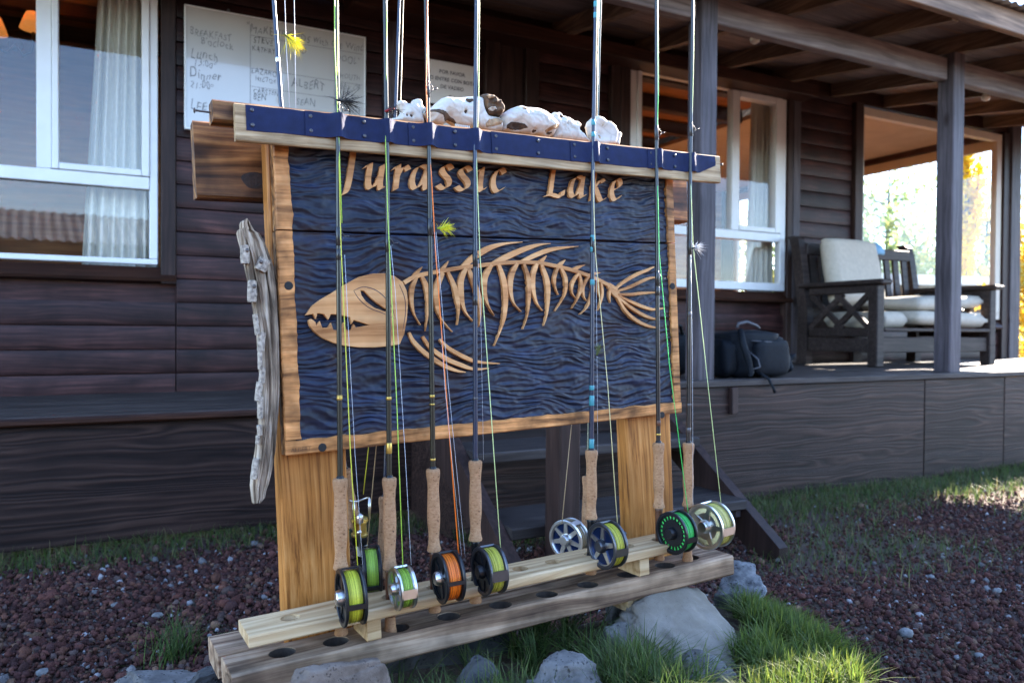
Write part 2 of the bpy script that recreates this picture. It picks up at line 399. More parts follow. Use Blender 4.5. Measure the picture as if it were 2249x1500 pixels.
# left window
x81, x115, x130, x311, x328 = [WX(v, 300) for v in (81, 115, 130, 311, 328)]
zt1, zt0 = WZ(0, 364), WZ(0, 393); zl = WZ(0, 556); xr = .212
xs = .012
window(*W1, [(-2.2, xr, 1.198, zl, 0), (x328, xr, zl+.001, 2.72, .0), (-2.2, xr, 2.721, 2.77, 0), (-2.2, x328-.001, zt0, zt1, .004), (x81, x115, zt1+.001, 2.72, .004),
              (x115+.001, x130, zt1+.002, 2.719, .014), (x311, x328-.001, zt1+.002, 2.719, .014), (x130+.001, x311-.001, zt1+.002, zt1+.035, .014), (x130+.001, x311-.001, 2.68, 2.719, .014)],
       [(-2.2, x81, zt1, 2.72), (x130, x311, zt1+.035, 2.68), (-2.2, x328, zl, zt0)])
# right window
a1, a2, a3 = WX(1601, 400), WX(1617, 400), WX(1695, 400)
zb1, zb0 = WZ(1587, 505), WZ(1587, 524)
X0, X1 = W2[0], W2[1]; lx = .055
window(*W2, [(X0, X1, 1.19, 1.25, 0), (X0, X1, 2.70, 2.77, 0), (X0, X0+lx, 1.251, 2.699, 0), (X1-lx, X1, 1.251, 2.699, 0), (X0+lx+.001, X1-lx-.001, zb0, zb1, .004),
             (a1, a2, zb1+.001, 2.699, .006), (a3, X1-lx-.001, zb1+.002, 2.698, .014), (a2+.001, a3-.001, zb1+.002, zb1+.04, .014), (a2+.001, a3-.001, 2.65, 2.698, .014),
             (X0+lx+.001, X0+lx+.035, zb1+.002, 2.698, .014)],
       [(X0+lx+.035, a1, zb1, 2.70), (a2, a3, zb1+.04, 2.65), (X0+lx, X1-lx, 1.25, zb0)])
# corner room window
M['cream'] = plain('window_cream', (.6, .53, .43), .45, 0, .05, 12)
X0, X1 = W3[0], W3[1]
w3 = window(*W3, [(X0, X1, 1.0, 1.06, 0), (X0, X1, 2.70, 2.77, 0), (X1-.08, X1, 1.061, 2.699, 0), (X0, X0+.02, 1.061, 2.699, 0)], [], mat='cream')
obj('pane', MB().box(X0+.018, X1-.078, YW-.004, YW, 1.058, 2.702), M['glass_thin'], w3)
# end wall of the corner room with its long window, seen through the glass
XE = 7.86
endw = obj('window', MB().box(XE-.06, XE, 4.62, 8.3, 2.70, 2.80, .004).box(XE-.06, XE, 4.62, 8.3, .98, 1.04, .004).box(XE-.06, XE, 4.62, 4.68, 1.041, 2.699, .004).box(XE-.06, XE, 6.35, 6.47, 1.041, 2.699, .004).box(XE-.06, XE, 8.24, 8.3, 1.041, 2.699, .004), M['cream'], LODGE)
for y0, y1 in ((4.68, 6.35), (6.47, 8.24)): obj('pane', MB().box(XE-.03, XE-.026, y0, y1, 1.04, 2.70), M['glass_thin'], endw)
hbox('end_wall', XE-.1, XE, 4.615, 8.6, .3, .979, 'siding', 0); hbox('end_wall', XE-.1, XE, 8.302, 8.6, .98, 2.96, 'siding', 0); hbox('end_wall', XE-.1, XE, 4.615, 8.3, 2.803, 2.96, 'siding', 0)
# rooms
hbox('interior_floor', -2.6, XE-.11, YW+.11, 8.6, .45, .55, 'interior', 0)
hbox('interior_wall', -2.6, XE-.11, 8.5, 8.6, .56, 2.95, 'interior', 0)
hbox('interior_wall', -2.7, -2.605, YW+.04, 8.6, .3, 2.95, 'interior', 0)
hbox('interior_wall', 2.2, 2.3, YW+.12, 8.49, .56, 2.94, 'interior', 0)
hbox('interior_wall', -2.6, 2.19, 6.4, 6.5, .56, 2.94, 'interior', 0)
hbox('interior_ceiling', -2.6, 5.3, YW+.11, 8.49, 2.955, 2.99, 'interior', 0)
hbox('interior_ceiling', 5.31, XE-.11, YW+.11, 8.49, 2.86, 2.9, 'ceiling_board', 0)
for i in range(6): hbox('ceiling_beam', 2.31, 5.28, 4.9+i*.62, 5.0+i*.62, 2.83, 2.953, 'casing_h', .006)
for i in range(4): hbox('ceiling_beam', -2.5, 2.18, 4.85+i*.45, 4.93+i*.45, 2.86, 2.953, 'casing_h', .006)
# --- deck: left ledge and higher porch
for i in range(8):
    y0 = 3.43+i*.134
    mb = MB().plank(-2.4, 1.24, y0+.002, y0+.131, .493, .527, 10, .005, .0015, seed=i); obj('deck_board', mb, M['deck'], LODGE)
for i in range(11):
    y0 = 2.945+i*.1405
    mb = MB().plank(1.26, 8.3, y0+.002, y0+.138, .592, .626, 16, .005, .0015, seed=20+i); obj('deck_board', mb, M['deck'], LODGE)
hbox('deck_nosing', -2.4, 1.24, 3.402, 3.4305, .494, .524, 'casing_h', .008)
def panel(x0, x1, y, z0, z1, seed):
    mb = MB(); nx = 24; rings = []
    for i in range(nx+1):
        x = x0+(x1-x0)*i/nx; d = .004*noise.noise(Vector((x*1.1, seed, 0)))
        rings.append([(x, y+d, z0+.004*noise.noise(Vector((x*2, seed, 4)))), (x, y+d, z1), (x, y+.028, z1), (x, y+.028, z0)])
    mb.loft(rings); return obj('skirt_board', mb, M['skirt'], LODGE)
panel(-2.4, 1.25, 3.445, .022, .488, 1.3)
panel(1.28, 4.293, 2.962, -.02, .588, 2.1); panel(4.301, 5.09, 2.962, .0, .588, 3.7); panel(5.094, 8.25, 2.962, -.03, .588, 5.2)
hbox('skirt_board', 1.25, 1.278, 2.963, 3.5, -.02, .588, 'skirt', 0)
hbox('skirt_board', 8.252, 8.28, 2.965, 4.6, -.03, .588, 'skirt', 0)
for px in (545,): hbox('deck_footing', .50, .60, 3.48, 3.58, -.1, .3, 'post_stain')
hbox('skirt_bracket', 2.76, 2.80, 2.935, 2.961, .455, .588, 'casing_v', .003)
# porch posts
def post(x0, x1, y0, y1, z0, z1, s): obj('porch_post', MB().plank(x0, x1, y0, y1, z0, z1, 14, .006, .0015, seed=s, axis=2), M['post_stain'], LODGE)
post(2.583, 2.683, 2.98, 3.09, .627, 2.60, 1); post(4.558, 4.664, 2.98, 3.09, .627, 2.58, 2); post(7.95, 8.05, 2.98, 3.09, .627, 2.58, 3)
hbox('porch_beam', 2.686, 4.555, 3.02, 3.085, 2.42, 2.555, 'beam', .006); hbox('porch_beam', 4.667, 7.947, 3.02, 3.085, 2.42, 2.555, 'beam', .006); hbox('porch_beam', 1.22, 2.58, 3.02, 3.085, 2.42, 2.555, 'beam', .006)
SLP = .15
def rafter(x, w=.055, y0=2.60, hgt=.10):
    mb = MB(); zb = lambda y: 2.575+(y-2.95)*SLP
    mb.loft([[(x, y, zb(y)), (x+w, y, zb(y)), (x+w, y, zb(y)+hgt), (x, y, zb(y)+hgt)] for y in (y0, 4.485)])
    obj('rafter', mb, M['rafter_y'], LODGE)
M['rafter_y'] = wood('rafter_wood_deep', [(.06, .038, .026), (.15, .095, .062), (.27, .175, .115)], 1, 50, 1.6, .6, .25, .003, (.75, 1.2), .15)
for x in (1.31, 2.6, 3.27, 3.95, 4.585, 5.25, 5.9, 6.6, 7.3, 8.0, 8.7): rafter(x)
M['lining'] = wood('roof_lining', [(.09, .066, .06), (.18, .138, .128), (.27, .215, .2)], 0, 60, 1.6, .65, .2, .003, (.75, 1.2), .18)
for i in range(13):
    y0 = 2.61+i*.144; mb = MB(); zz = lambda y: 2.677+(y-2.95)*SLP
    mb.loft([[(x, y0, zz(y0)), (x, y0+.140, zz(y0+.140)), (x, y0+.140, zz(y0+.140)+.005), (x, y0, zz(y0)+.005)] for x in (1.2, 8.95)]); obj('roof_board', mb, M['lining'], LODGE)
hbox('fascia_board', 1.2, 8.98, 2.555, 2.597, 2.53, 2.655, 'rafter')
# cross battens and porch ceiling boards between rafters
for i, yy in enumerate((2.9, 3.35, 3.8, 4.25)):
    z = 2.676+(yy-2.95)*SLP; hbox('purlin', 1.2, 8.95, yy, yy+.05, z+.006, z+.036, 'rafter', .003)
M['tin'] = plain('corrugated_tin', (.42, .42, .43), .45, .75, .25, 3)
def corrugated(name, x0, x1, y0, y1, z0, z1, parent, mat, pitch=.076, amp=.009, k=8):
    n_ = int((x1-x0)/pitch*k); mb = MB(); rings = []
    for i in range(n_+1):
        x = x0+(x1-x0)*i/n_; dz = amp*math.cos(2*math.pi*i/k)
        rings.append([(x, y0, z0+dz), (x, y1, z1+dz), (x, y1, z1+dz-.002), (x, y0, z0+dz-.002)])
    mb.loft(rings); return obj(name, mb, mat, parent, smooth=True, sharp=1.)
zr = lambda y: 2.725+(y-2.95)*SLP
corrugated('roof_sheet', 1.15, 9.05, 2.50, 4.7, zr(2.5), zr(4.7), LODGE, M['tin'])  # right end lengthened out of view to shade the ground beside the porch
# roof over the left wall, with a shorter eave
hbox('fascia_board', -2.8, 1.14, 3.36, 3.40, 2.63, 2.78, 'rafter')
hbox('soffit', -2.8, 1.14, 3.405, YW-.05, 2.76, 2.785, 'soffit' if 'soffit' in M else 'casing_h', 0)
corrugated('roof_sheet', -2.9, 1.145, 3.30, 4.7, 2.80, 3.02, LODGE, M['tin'])
corrugated('roof_sheet', -2.9, 8.3, 4.66, 6.5, 3.045, 3.75, LODGE, M['tin'], .076, .009, 6); corrugated('roof_sheet', -2.9, 8.3, 6.51, 8.9, 3.74, 2.95, LODGE, M['tin'], .076, .009, 6)
hbox('porch_ceiling', 1.2, 4.9, 4.3, YW-.013, 2.70, 2.79, 'casing_h', .004)
# screws along the window rails are too small; wall studs end here

# ================================================================== STEPS
M['step_tread'] = wood('step_stain', [(.018, .014, .013), (.04, .031, .029), (.075, .062, .056)], 0, 55, 2, .6, .4, .003, (.7, 1.2), .15)
ST = thing('porch_steps', 'dark timber steps leading up to the porch behind the right rack post', 'steps', (1.7, 2.5, 0))
for x0 in (1.13, 2.215):
    mb = MB(); pl = [(2.10, -.02), (2.20, -.02), (2.965, .44), (2.965, .60), (2.93, .60), (2.10, .06)]
    mb.prism(pl, 1, lambda a, b_, t, x0=x0: (x0+.045*t, a, b_)); obj('stringer', mb, M['casing_v'], ST)
for i, (z, y0, y1) in enumerate(((.21, 2.27, 2.56), (.42, 2.545, 2.84))):
    obj('tread', MB().plank(1.178, 2.213, y0, y1, z-.04, z, 8, .005, .0015, seed=40+i), M['step_tread'], ST)
    obj('cleat', MB().box(2.19, 2.214, y0+.03, y1-.06, z-.075, z-.041, .003), M['post_stain'], ST)
obj('newel_post', MB().plank(1.30, 1.38, 2.17, 2.27, -.03, .95, 8, .005, .001, seed=44, axis=2), M['casing_v'], ST)

# ================================================================== SHED ACROSS THE YARD (mirrored in the left window)
SH = thing('corrugated_shed', 'low shed with corrugated roof mirrored in the left window', 'shed', (-3, -6.5, 0))
def rot(p, a=rad(-5), c=(-3, -6.5)):
    x, y = p[0]-c[0], p[1]-c[1]; return (c[0]+x*math.cos(a)-y*math.sin(a), c[1]+x*math.sin(a)+y*math.cos(a), p[2])
obj('wall', MB().box(-9, 4, -9, -6.3, 0, 2.3), M['skirt'], SH, fn=rot)
def corr2(y0, y1, z0, z1):
    mb = MB(); n_ = 420; rings = []
    for i in range(n_+1):
        x = -9.4+13.8*i/n_; dz = .02*math.cos(2*math.pi*i/5); rings.append([(x, y0, z0+dz), (x, y1, z1+dz), (x, y1, z1+dz-.01), (x, y0, z0+dz-.01)])
    mb.loft(rings); obj('roof', mb, M['shed_tin'], SH, fn=rot, smooth=True, sharp=1)
M['shed_tin'] = plain('shed_tin', (.12, .14, .17), .6, 0, .2, 2)
corr2(-5.9, -7.6, 2.32, 3.0); corr2(-7.62, -9.3, 3.0, 2.32)
for x in (-6, -1.5): obj('door', MB().box(x, x+.9, -6.33, -6.302, .05, 2.0), M['casing_v'], SH, fn=rot)
# ================================================================== ROD RACK WITH CARVED SIGN
M['rack_post'] = wood('rack_post_pine', [(.13, .038, .007), (.44, .165, .035), (.57, .255, .075)], 2, 150, 1.6, .5, .5, .002, (.75, 1.2), .08, patch_scale=8)
M['rack_dark'] = wood('rack_beam_wood', [(.02, .008, .003), (.12, .05, .018), (.32, .15, .05)], 0, 90, 3, .5, .6, .003, (.3, 1.9), .1, rings=6, patch_scale=13)
M['rack_new'] = wood('rack_new_pine', [(.33, .185, .08), (.52, .345, .18), (.62, .45, .265)], 0, 130, 2.0, .6, .3, .0015, (.85, 1.1), .08, rings=4, knots=7)
M['rack_rail'] = wood('rack_rail_pine', [(.16, .095, .045), (.44, .29, .15), (.6, .44, .26)], 0, 150, 2.5, .65, .4, .0015, (.7, 1.15), .08, patch_scale=14)
M['rack_base'] = wood('rack_base_grey', [(.085, .046, .028), (.26, .162, .098), (.43, .3, .2)], 0, 110, 2.0, .75, .7, .002, (.5, 1.4), .12, rings=5, patch_scale=14)
M['sign_wood'] = wood('sign_light_wood', [(.36, .135, .04), (.64, .29, .105), (.74, .385, .16)], 0, 120, 2.0, .5, .25, .001, (.8, 1.12), .06, rings=3, patch_scale=16)
M['sign_border'] = wood('sign_border_wood', [(.09, .034, .01), (.52, .21, .065), (.68, .32, .12)], 0, 100, 6.0, .55, .4, .0015, (.35, 1.35), .08, patch_scale=22)
M['navy'] = plain('navy_webbing', (.007, .014, .052), .8, 0, .18, 60, .35, 900, .3)
M['steel'] = plain('screw_steel', (.10, .10, .105), .45, .9, .2, 200)
M['nail'] = plain('nail_iron', (.12, .1, .09), .5, .8, .2, 200)
M['hole_dark'] = plain('bolt_hole', (.012, .011, .01), .8)
# dark stained carving
m, nt, b = newmat('carved_dark_stain'); L = nt.links.new
tc = nd(nt, 'ShaderNodeTexCoord'); mp = nd(nt, 'ShaderNodeMapping'); mp.inputs['Scale'].default_value = (9, 9, 60); L(tc.outputs['Object'], mp.inputs['Vector'])
n = nd(nt, 'ShaderNodeTexNoise', Scale=1, Detail=6, Roughness=.6); L(mp.outputs[0], n.inputs['Vector'])
n2 = nd(nt, 'ShaderNodeTexNoise', Scale=9, Detail=4); L(tc.outputs['Object'], n2.inputs['Vector'])
r = ramp(nt, [(.3, (.0015, .003, .008)), (.52, (.004, .009, .025)), (.7, (.009, .021, .058))]); L(n.outputs['Fac'], r.inputs['Fac'])
r2 = ramp(nt, [(.52, (0, 0, 0)), (.72, (1, 1, 1))]); L(n2.outputs['Fac'], r2.inputs['Fac'])
mx = nd(nt, 'ShaderNodeMixRGB'); L(r2.outputs['Color'], mx.inputs['Fac']); L(r.outputs['Color'], mx.inputs['Color1']); mx.inputs['Color2'].default_value = (.022, .009, .007, 1)
L(mx.outputs[0], b.inputs['Base Color']); b.inputs['Roughness'].default_value = .47; b.inputs['Specular IOR Level'].default_value = .38
bp = nd(nt, 'ShaderNodeBump', Strength=.25, Distance=.001); L(n.outputs['Fac'], bp.inputs['Height']); L(bp.outputs['Normal'], b.inputs['Normal'])
M['carved'] = m

RACK = thing('rod_rack', 'wooden fishing rod rack with a carved fish skeleton sign, standing on rocks', 'rod rack', SW((.37, .03, -.345)), rack=True)
def rk(name, mb, mat, parent=None, **k): return obj(name, mb, M[mat], parent or RACK, fn=SW, **k)
BY = .045                                   # front plane of the sign board
def cutter(cyls):
    mb = MB()
    for (x, y, z0, z1, r_) in cyls: mb.lathe((x, y, z0), (0, 0, 1), [(0, r_), (z1-z0, r_)], 20)
    return obj('cutter', mb, None, fn=SW)
def holed(name, mb, mat, holes):
    o = rk(name, mb, mat); c = cutter(holes); c.location = (0, 0, 0)
    # cutter mesh is in world space, the plank in rack space: move it
    c.matrix_world = RACK.matrix_world.inverted(); o.parent = None; bpy.context.view_layer.update()
    baked(o, [('BOOLEAN', dict(operation='DIFFERENCE', solver='EXACT', object=c))])
    drop(c); o.parent = RACK; return o
# base planks
lowh = [LH for LH in (SLZ(621, 1433, -.3), SLZ(739, 1409, -.3), SLZ(874, 1380, -.3), SLZ(988, 1354, -.3), SLZ(1101, 1328, -.3), SLZ(1203, 1305, -.3), SLZ(1293, 1284, -.3), SLZ(1380, 1262, -.3), SLZ(1463, 1241, -.3), SLZ(1518, 1224, -.3))]
holed('base_plank', MB().plank(-.205, .945, -.022, .074, -.347, -.300, 26, .004, .0015, seed=51), 'rack_base', [(h[0], h[1]+.004, -.37, -.28, .024 if i < 9 else .022) for i, h in enumerate(lowh)])
M['hole_shade'] = plain('hole_shade_liner', (.045, .032, .024), .85, 0, .4, 90)  # added dark liner: the shade inside the holes is put into its colour
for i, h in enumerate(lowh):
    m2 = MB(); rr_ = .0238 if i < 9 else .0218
    m2.lathe((h[0], h[1]+.004, -.345), (0, 0, 1), [(.0, rr_), (.0435, rr_), (.0435, rr_-.0012), (.0, rr_-.0012), (.0, rr_)], 20, False); rk('hole_shade_liner', m2, 'hole_shade', smooth=True, sharp=.8)
rk('base_plank', MB().plank(-.208, .95, .092, .195, -.349, -.302, 26, .004, .0015, seed=52), 'rack_base')
rk('base_cleat', MB().plank(-.12, -.06, -.01, .19, -.38, -.352, 3, .003, .001, seed=53), 'rack_base'); rk('base_cleat', MB().plank(.64, .70, .0, .19, -.38, -.352, 3, .003, .001, seed=54), 'rack_new')
# small holder plank on two blocks
RODX = {'r1': (755, 1330), 'r2': (858, 1305), 'r3': (957, 1282), 'r4': (1045, 1262), 'r5': (1300, 1208), 'r6': (1448, 1180)}
hh = [SLZ(632, 1350, -.237), SLZ(1143, 1249, -.237), SLZ(1213, 1233, -.237), SLZ(1381, 1200, -.237)] + [SL(x, y, .012) for x, y in RODX.values()]
holed('holder_plank', MB().plank(-.176, .80, -.034, .062, -.258, -.237, 24, .003, .0008, seed=55), 'rack_new', [(h[0], .014, -.27, -.22, .017) for h in hh])
for px in (822, 1415):
    x = SL(px, 1380 if px < 1000 else 1240, -.02)[0]; rk('spacer_block', MB().plank(x-.013, x+.013, -.02, .06, -.299, -.259, 2, .002, .0005, seed=px), 'rack_new')
# posts
PF = BY+.03
xl0, xl1 = SL(620, 1200, PF)[0], SL(765, 1100, PF)[0]
xr0, xr1 = SL(1382, 1100, PF)[0], SL(1480, 1100, PF)[0]
for i, (a, c) in enumerate(((xl0, xl1), (xr0, xr1))): rk('rack_post', MB().plank(a, c, PF, PF+.042, -.33, .62, 20, .004, .0012, seed=60+i, axis=2), 'rack_post')
# cross beam behind the posts, thin top stick and its nails
cb = PF+.045
p0 = SL(425, 263, cb); p1 = SL(430, 432, cb); p2 = SL(1511, 490, cb)
rk('cross_beam', MB().plank(p0[0], p2[0], cb, cb+.045, p1[2], p0[2], 30, .004, .002, seed=63), 'rack_dark')
kn = SL(560, 397, cb-.001); kb = MB(); kb.v = []
ring = [(kn[0]+.024*math.cos(t)*(1+.12*math.sin(3*t)), cb-.0012, kn[2]+.016*math.sin(t)) for t in np.linspace(0, 2*math.pi, 24, endpoint=False)]
mid = [(kn[0]+.017*math.cos(t), cb-.0022, kn[2]+.011*math.sin(t)) for t in np.linspace(0, 2*math.pi, 24, endpoint=False)]
kb.loft([[(a, cb+.004, c) for a, _, c in ring], ring, mid]); M['knot'] = plain('knot_dark', (.022, .010, .005), .7, 0, .7, 150, .8, 260)
rk('knot', kb, 'knot')
q0, q1 = SL(461, 228, BY+.0), SL(463, 277, BY)
rk('top_stick', MB().plank(q0[0], .90, BY-.028, BY+.012, q1[2]+.002, q0[2], 20, .003, .001, seed=64), 'rack_dark')
nn = SL(428, 243, BY-.005); n_end = SL(465, 247, BY-.005)
rk('nail', MB().tube([(nn[0], BY-.005, nn[2]), (n_end[0], BY-.005, nn[2]-.001)], .0018, 8).lathe((nn[0]-.002, BY-.005, nn[2]), (1, 0, 0), [(0, .004), (.002, .005), (.003, .002)], 10), 'nail')
# rail in front
RF, RB = .004, .0165
t0, t1 = SL(514.4, 225.7, RF), SL(517, 309, RF); t2 = SL(1581, 344, RF)
rk('rail', MB().plank(t0[0], t2[0], RF, RB, t1[2], t0[2], 30, .002, .001, seed=65), 'rack_rail')
en = SL(1587, 362, .01); rk('nail', MB().tube([(t2[0]-.01, .01, en[2]), (t2[0]+.012, .01, en[2])], .0016, 8).lathe((t2[0]+.010, .01, en[2]), (1, 0, 0), [(0, .002), (.001, .0042), (.003, .003)], 10), 'steel')
# navy webbing: stretches between screws, bulged where a rod passes under
seam_px = [546, 675, 793, 901, 993, 1083, 1176, 1256, 1329, 1425, 1477, 1572]
rod_rail = {'r1': 743, 'r2': 851, 'r3': 941, 'r4': 1044, 'r5': 1303, 'r6': 1442, 'r7': 1516}
rod_l = {k: SL(x, 290, 0)[0] for k, x in rod_rail.items()}
def rail_top(lx): return t0[2]+(t2[2]-t0[2])*(lx-t0[0])/(t2[0]-t0[0])
railh = t0[2]-t1[2]
sx_l = [SL(p, 300, -.002)[0] for p in seam_px]
for i in range(len(sx_l)-1):
    a, c = sx_l[i]-.002, sx_l[i+1]+.001; nx = 22; rings = []
    for k in range(nx+1):
        x = a+(c-a)*k/nx; bul = sum(.0155*math.exp(-((x-rx)/.0115)**2) for rx in rod_l.values())
        lift = .0016*(i % 2)+.0012*noise.noise(Vector((x*30, i*2.2, 0)))*(1 if .1 < k/nx < .9 else 0)
        zt = rail_top(x)-.0015+.0012*noise.noise(Vector((x*22, 5, i))); zb = zt-.044-.0012*noise.noise(Vector((x*18, 9, i)))
        if i == len(sx_l)-2 and k > nx*.62: zb += .022*((k/nx-.62)/.38)
        fr = RF-.0014-min(bul, .0165)-lift
        row = [(x, fr+.0004, zt), (x, fr-.0007*math.sin(x*90), zt-.011), (x, fr-.0006, (zt+zb)/2), (x, fr+.0005*math.sin(x*70), zb+.01), (x, fr+.0004, zb)]
        rings.append(row+[(p[0], min(p[1]+.0013, RF-.0001), p[2]) for p in row[::-1]])
    mb = MB().loft(rings); rk('webbing', mb, 'navy', smooth=True, sharp=.9)
scr = MB()
for i, p in enumerate(seam_px[:-1]):
    for dz in (.0085, .0345):
        x = sx_l[i]+.008; z = rail_top(x)-.0015-dz
        mb = MB().lathe((x, RF-.0032, z), (0, -1, 0), [(-.001, .0035), (.0006, .0033), (.0013, .002), (.0006, .0007)], 12); rk('screw', mb, 'steel')

# ---------------------------------------------------------------- the carved sign
def BL(px, py): q = SL(px, py, BY); return (q[0], q[2])
c6 = lambda x, y: BL(480+x/2.34375, 400+y/2.34375)
c7 = lambda x, y: BL(950+x/2.34375, 400+y/2.34375)
c2 = lambda x, y: BL(380+x/3.12361, y/3.12361)
c3 = lambda x, y: BL(1000+x/3.12361, y/3.12361)
bxl, bzb = BL(627, 1001); bxr = BL(1496, 917)[0]; bzt = BL(607, 300)[1]+.015
seam_z = BL(620, 506)[1]
SIGN = rk('sign_board', MB().plank(bxl, bxr, BY+.0095, BY+.0295, bzb, seam_z-.001, 24, .003, .001, seed=71).plank(bxl+.001, bxr-.001, BY+.0095, BY+.0295, seam_z+.001, bzt, 24, .003, .001, seed=72), 'rack_dark')
BW = .031          # border width
def ripple(x, z):
    w_ = noise.noise(Vector((x*3.1, z*4.2, .3)))
    zz = z*135 + w_*3.6 + noise.noise(Vector((x*12, z*16, 2.2)))*2.8
    a = noise.noise(Vector((x*14+w_, zz*.6, 0))); b_ = noise.noise(Vector((x*30, zz*1.15, 7))); c_ = noise.noise(Vector((x*90, z*110, 3)))
    h = (1-abs(a)*3.0)*.0019 + b_*.0016 + c_*.0008
    return max(-.004, min(.0035, h))
def carved(z0, z1, name):
    nx, nz = 470, int(500*(z1-z0)/(bxr-bxl)*1.5); X = np.linspace(bxl+.02, bxr-.02, nx); Zz = np.linspace(z0, z1, nz)
    v = []; f = []
    for i, x in enumerate(X):
        for j, z in enumerate(Zz):
            edge = min(1, min(j, nz-1-j)/2); v.append((x, BY+.0032-ripple(x, z)*edge+ (0 if edge else .004), z))
    for i in range(nx-1):
        for j in range(nz-1): f.append((i*nz+j, (i+1)*nz+j, (i+1)*nz+j+1, i*nz+j+1))
    mb = MB(); mb.v = v; mb.f = f; return rk(name, mb, 'carved', SIGN, smooth=True)
carved(bzb+.02, seam_z-.001, 'carved_plank'); carved(seam_z+.001, bzt-.002, 'carved_plank')
# raised light border with a hand-cut inner edge
def strip(ax, a0, a1, o0, inner, sg, seed, n=60):
    """border strip along axis ax (0=x,1=z) from a0..a1, outer edge o0, inner edge wobbling"""
    rings = []
    for i in range(n+1):
        t = a0+(a1-a0)*i/n; wv = .0035*noise.noise(Vector((t*26, seed, 0)))+.0018*noise.noise(Vector((t*90, seed, 3)))
        ins = o0+sg*(inner+wv); k = sg*.002
        sec = [(o0+.001*noise.noise(Vector((t*30, seed, 8))), BY+.006), (o0, BY-.0005), (o0+k, BY-.003), (ins-k*.6, BY-.0032), (ins, BY-.0018), (ins+k*.4, BY+.006)]
        rings.append([(t, y, c) if ax == 0 else (c, y, t) for c, y in sec])
    return MB().loft(rings)
rk('border', strip(0, bxl, bxr, bzb, .026, 1, 1), 'sign_border', SIGN)
for (za, zb_) in ((bzb+.028, seam_z-.0012), (seam_z+.0012, bzt)):
    rk('border', strip(1, za, zb_, bxl, BW*.93, 1, 2+za), 'sign_border', SIGN); rk('border', strip(1, za, zb_, bxr, .022, -1, 3+za), 'sign_border', SIGN)
for (px, py) in ((633, 628), (707, 982), (1475, 629), (1452, 911)):
    x, z = BL(px, py); rk('bolt_hole', MB().lathe((x, BY-.0038, z), (0, 1, 0), [(-.0004, .0068), (0, .0078), (.006, .0075)], 18), 'hole_dark', SIGN)
# raised skeleton and letters
def relief(poly, t=.0052, base=.004):
    """polygon with small bevelled top edge standing proud of the carving"""
    a = sum(poly[i][0]*poly[(i+1) % len(poly)][1]-poly[(i+1) % len(poly)][0]*poly[i][1] for i in range(len(poly)))
    mb = MB(); mb.prism(poly, 1, lambda a_, b_, s: (a_, BY+base-s*(t+base), b_)); return mb
def stroke(pts, wd, t=.0052, taper=(0.05, 0.05), n=26, profile=None):
    """tapered brush stroke through local (x,z) points, max width wd"""
    P = [Vector((p[0], p[1], 0)) for p in pts]; m_ = len(P); C = []
    for i in range(n+1):
        u = i/n*(m_-1); k = min(int(u), m_-2); s = u-k
        a, b_, c, d = P[max(k-1, 0)], P[k], P[k+1], P[min(k+2, m_-1)]
        C.append(.5*((2*b_)+(c-a)*s+(2*a-5*b_+4*c-d)*s*s+(-a+3*b_-3*c+d)*s**3))
    Lf, Rt = [], []
    for i in range(n+1):
        tg = (C[min(i+1, n)]-C[max(i-1, 0)]); tg = tg.normalized() if tg.length > 0 else Vector((1, 0, 0)); no = Vector((-tg.y, tg.x, 0))
        u = i/n
        w_ = wd*(profile(u) if profile else max(taper[0] if u < .5 else taper[1], math.sin(math.pi*(.12+.85*u))**.7))
        w_ *= 1+.06*noise.noise(Vector((C[i].x*60, C[i].y*60, 0)))
        Lf.append(C[i]+no*w_/2); Rt.append(C[i]-no*w_/2)
    mb = MB(); rings = []
    for l, r_ in zip(Lf, Rt):
        c = (l+r_)/2; l2 = c+(l-c)*.86; r2 = c+(r_-c)*.86; y1, y2 = BY+.004, BY-t
        rings.append([(l.x, y1, l.y), (l.x, y2+.0012, l.y), (l2.x, y2, l2.y), (r2.x, y2, r2.y), (r_.x, y2+.0012, r_.y), (r_.x, y1, r_.y)])
    return mb.loft(rings)
U = 1/2.34375*.00112     # one crop pixel in metres on the board, about
headp = [(452, 682), (480, 640), (520, 610), (580, 575), (650, 530), (720, 492), (790, 475), (850, 474), (900, 488), (940, 518), (960, 560), (967, 620), (962, 700), (948, 780), (925, 832), (870, 842), (800, 848), (720, 848), (650, 840), (590, 826), (530, 800), (490, 768), (468, 740), (462, 715), (472, 708),
         (492, 722), (497, 745), (516, 722), (528, 754), (560, 752), (574, 732), (584, 764), (622, 768), (640, 730), (654, 766), (680, 764), (692, 738), (700, 752), (740, 745), (782, 738), (735, 722), (690, 708), (681, 724), (674, 694), (612, 680), (572, 678), (560, 703), (540, 678), (503, 672), (496, 697), (484, 676)]
hole = [(722, 556), (745, 558), (775, 590), (812, 622), (852, 648), (886, 664), (886, 674), (845, 668), (795, 650), (752, 618), (728, 585)]
cu = bpy.data.curves.new('fish', 'CURVE'); cu.dimensions = '2D'; cu.fill_mode = 'BOTH'; cu.extrude = .004; cu.bevel_depth = .0012; cu.bevel_resolution = 1
for pl in (headp, hole):
    sp = cu.splines.new('POLY'); sp.points.add(len(pl)-1); sp.use_cyclic_u = True
    for i, p in enumerate(pl):
        x, z = c6(*p); sp.points[i].co = (x, z, 0, 1)
co = bpy.data.objects.new('fish', cu); COL.objects.link(co); dg = bpy.context.evaluated_depsgraph_get(); dg.update()
tm = bpy.data.meshes.new_from_object(co.evaluated_get(dg)); bpy.data.objects.remove(co)
mb = MB(); mb.v = [(v.co.x, BY-.0012-v.co.z, v.co.y) for v in tm.vertices]; mb.f = [tuple(p.vertices) for p in tm.polygons]
rk('fish_skull', mb, 'sign_wood', SIGN)
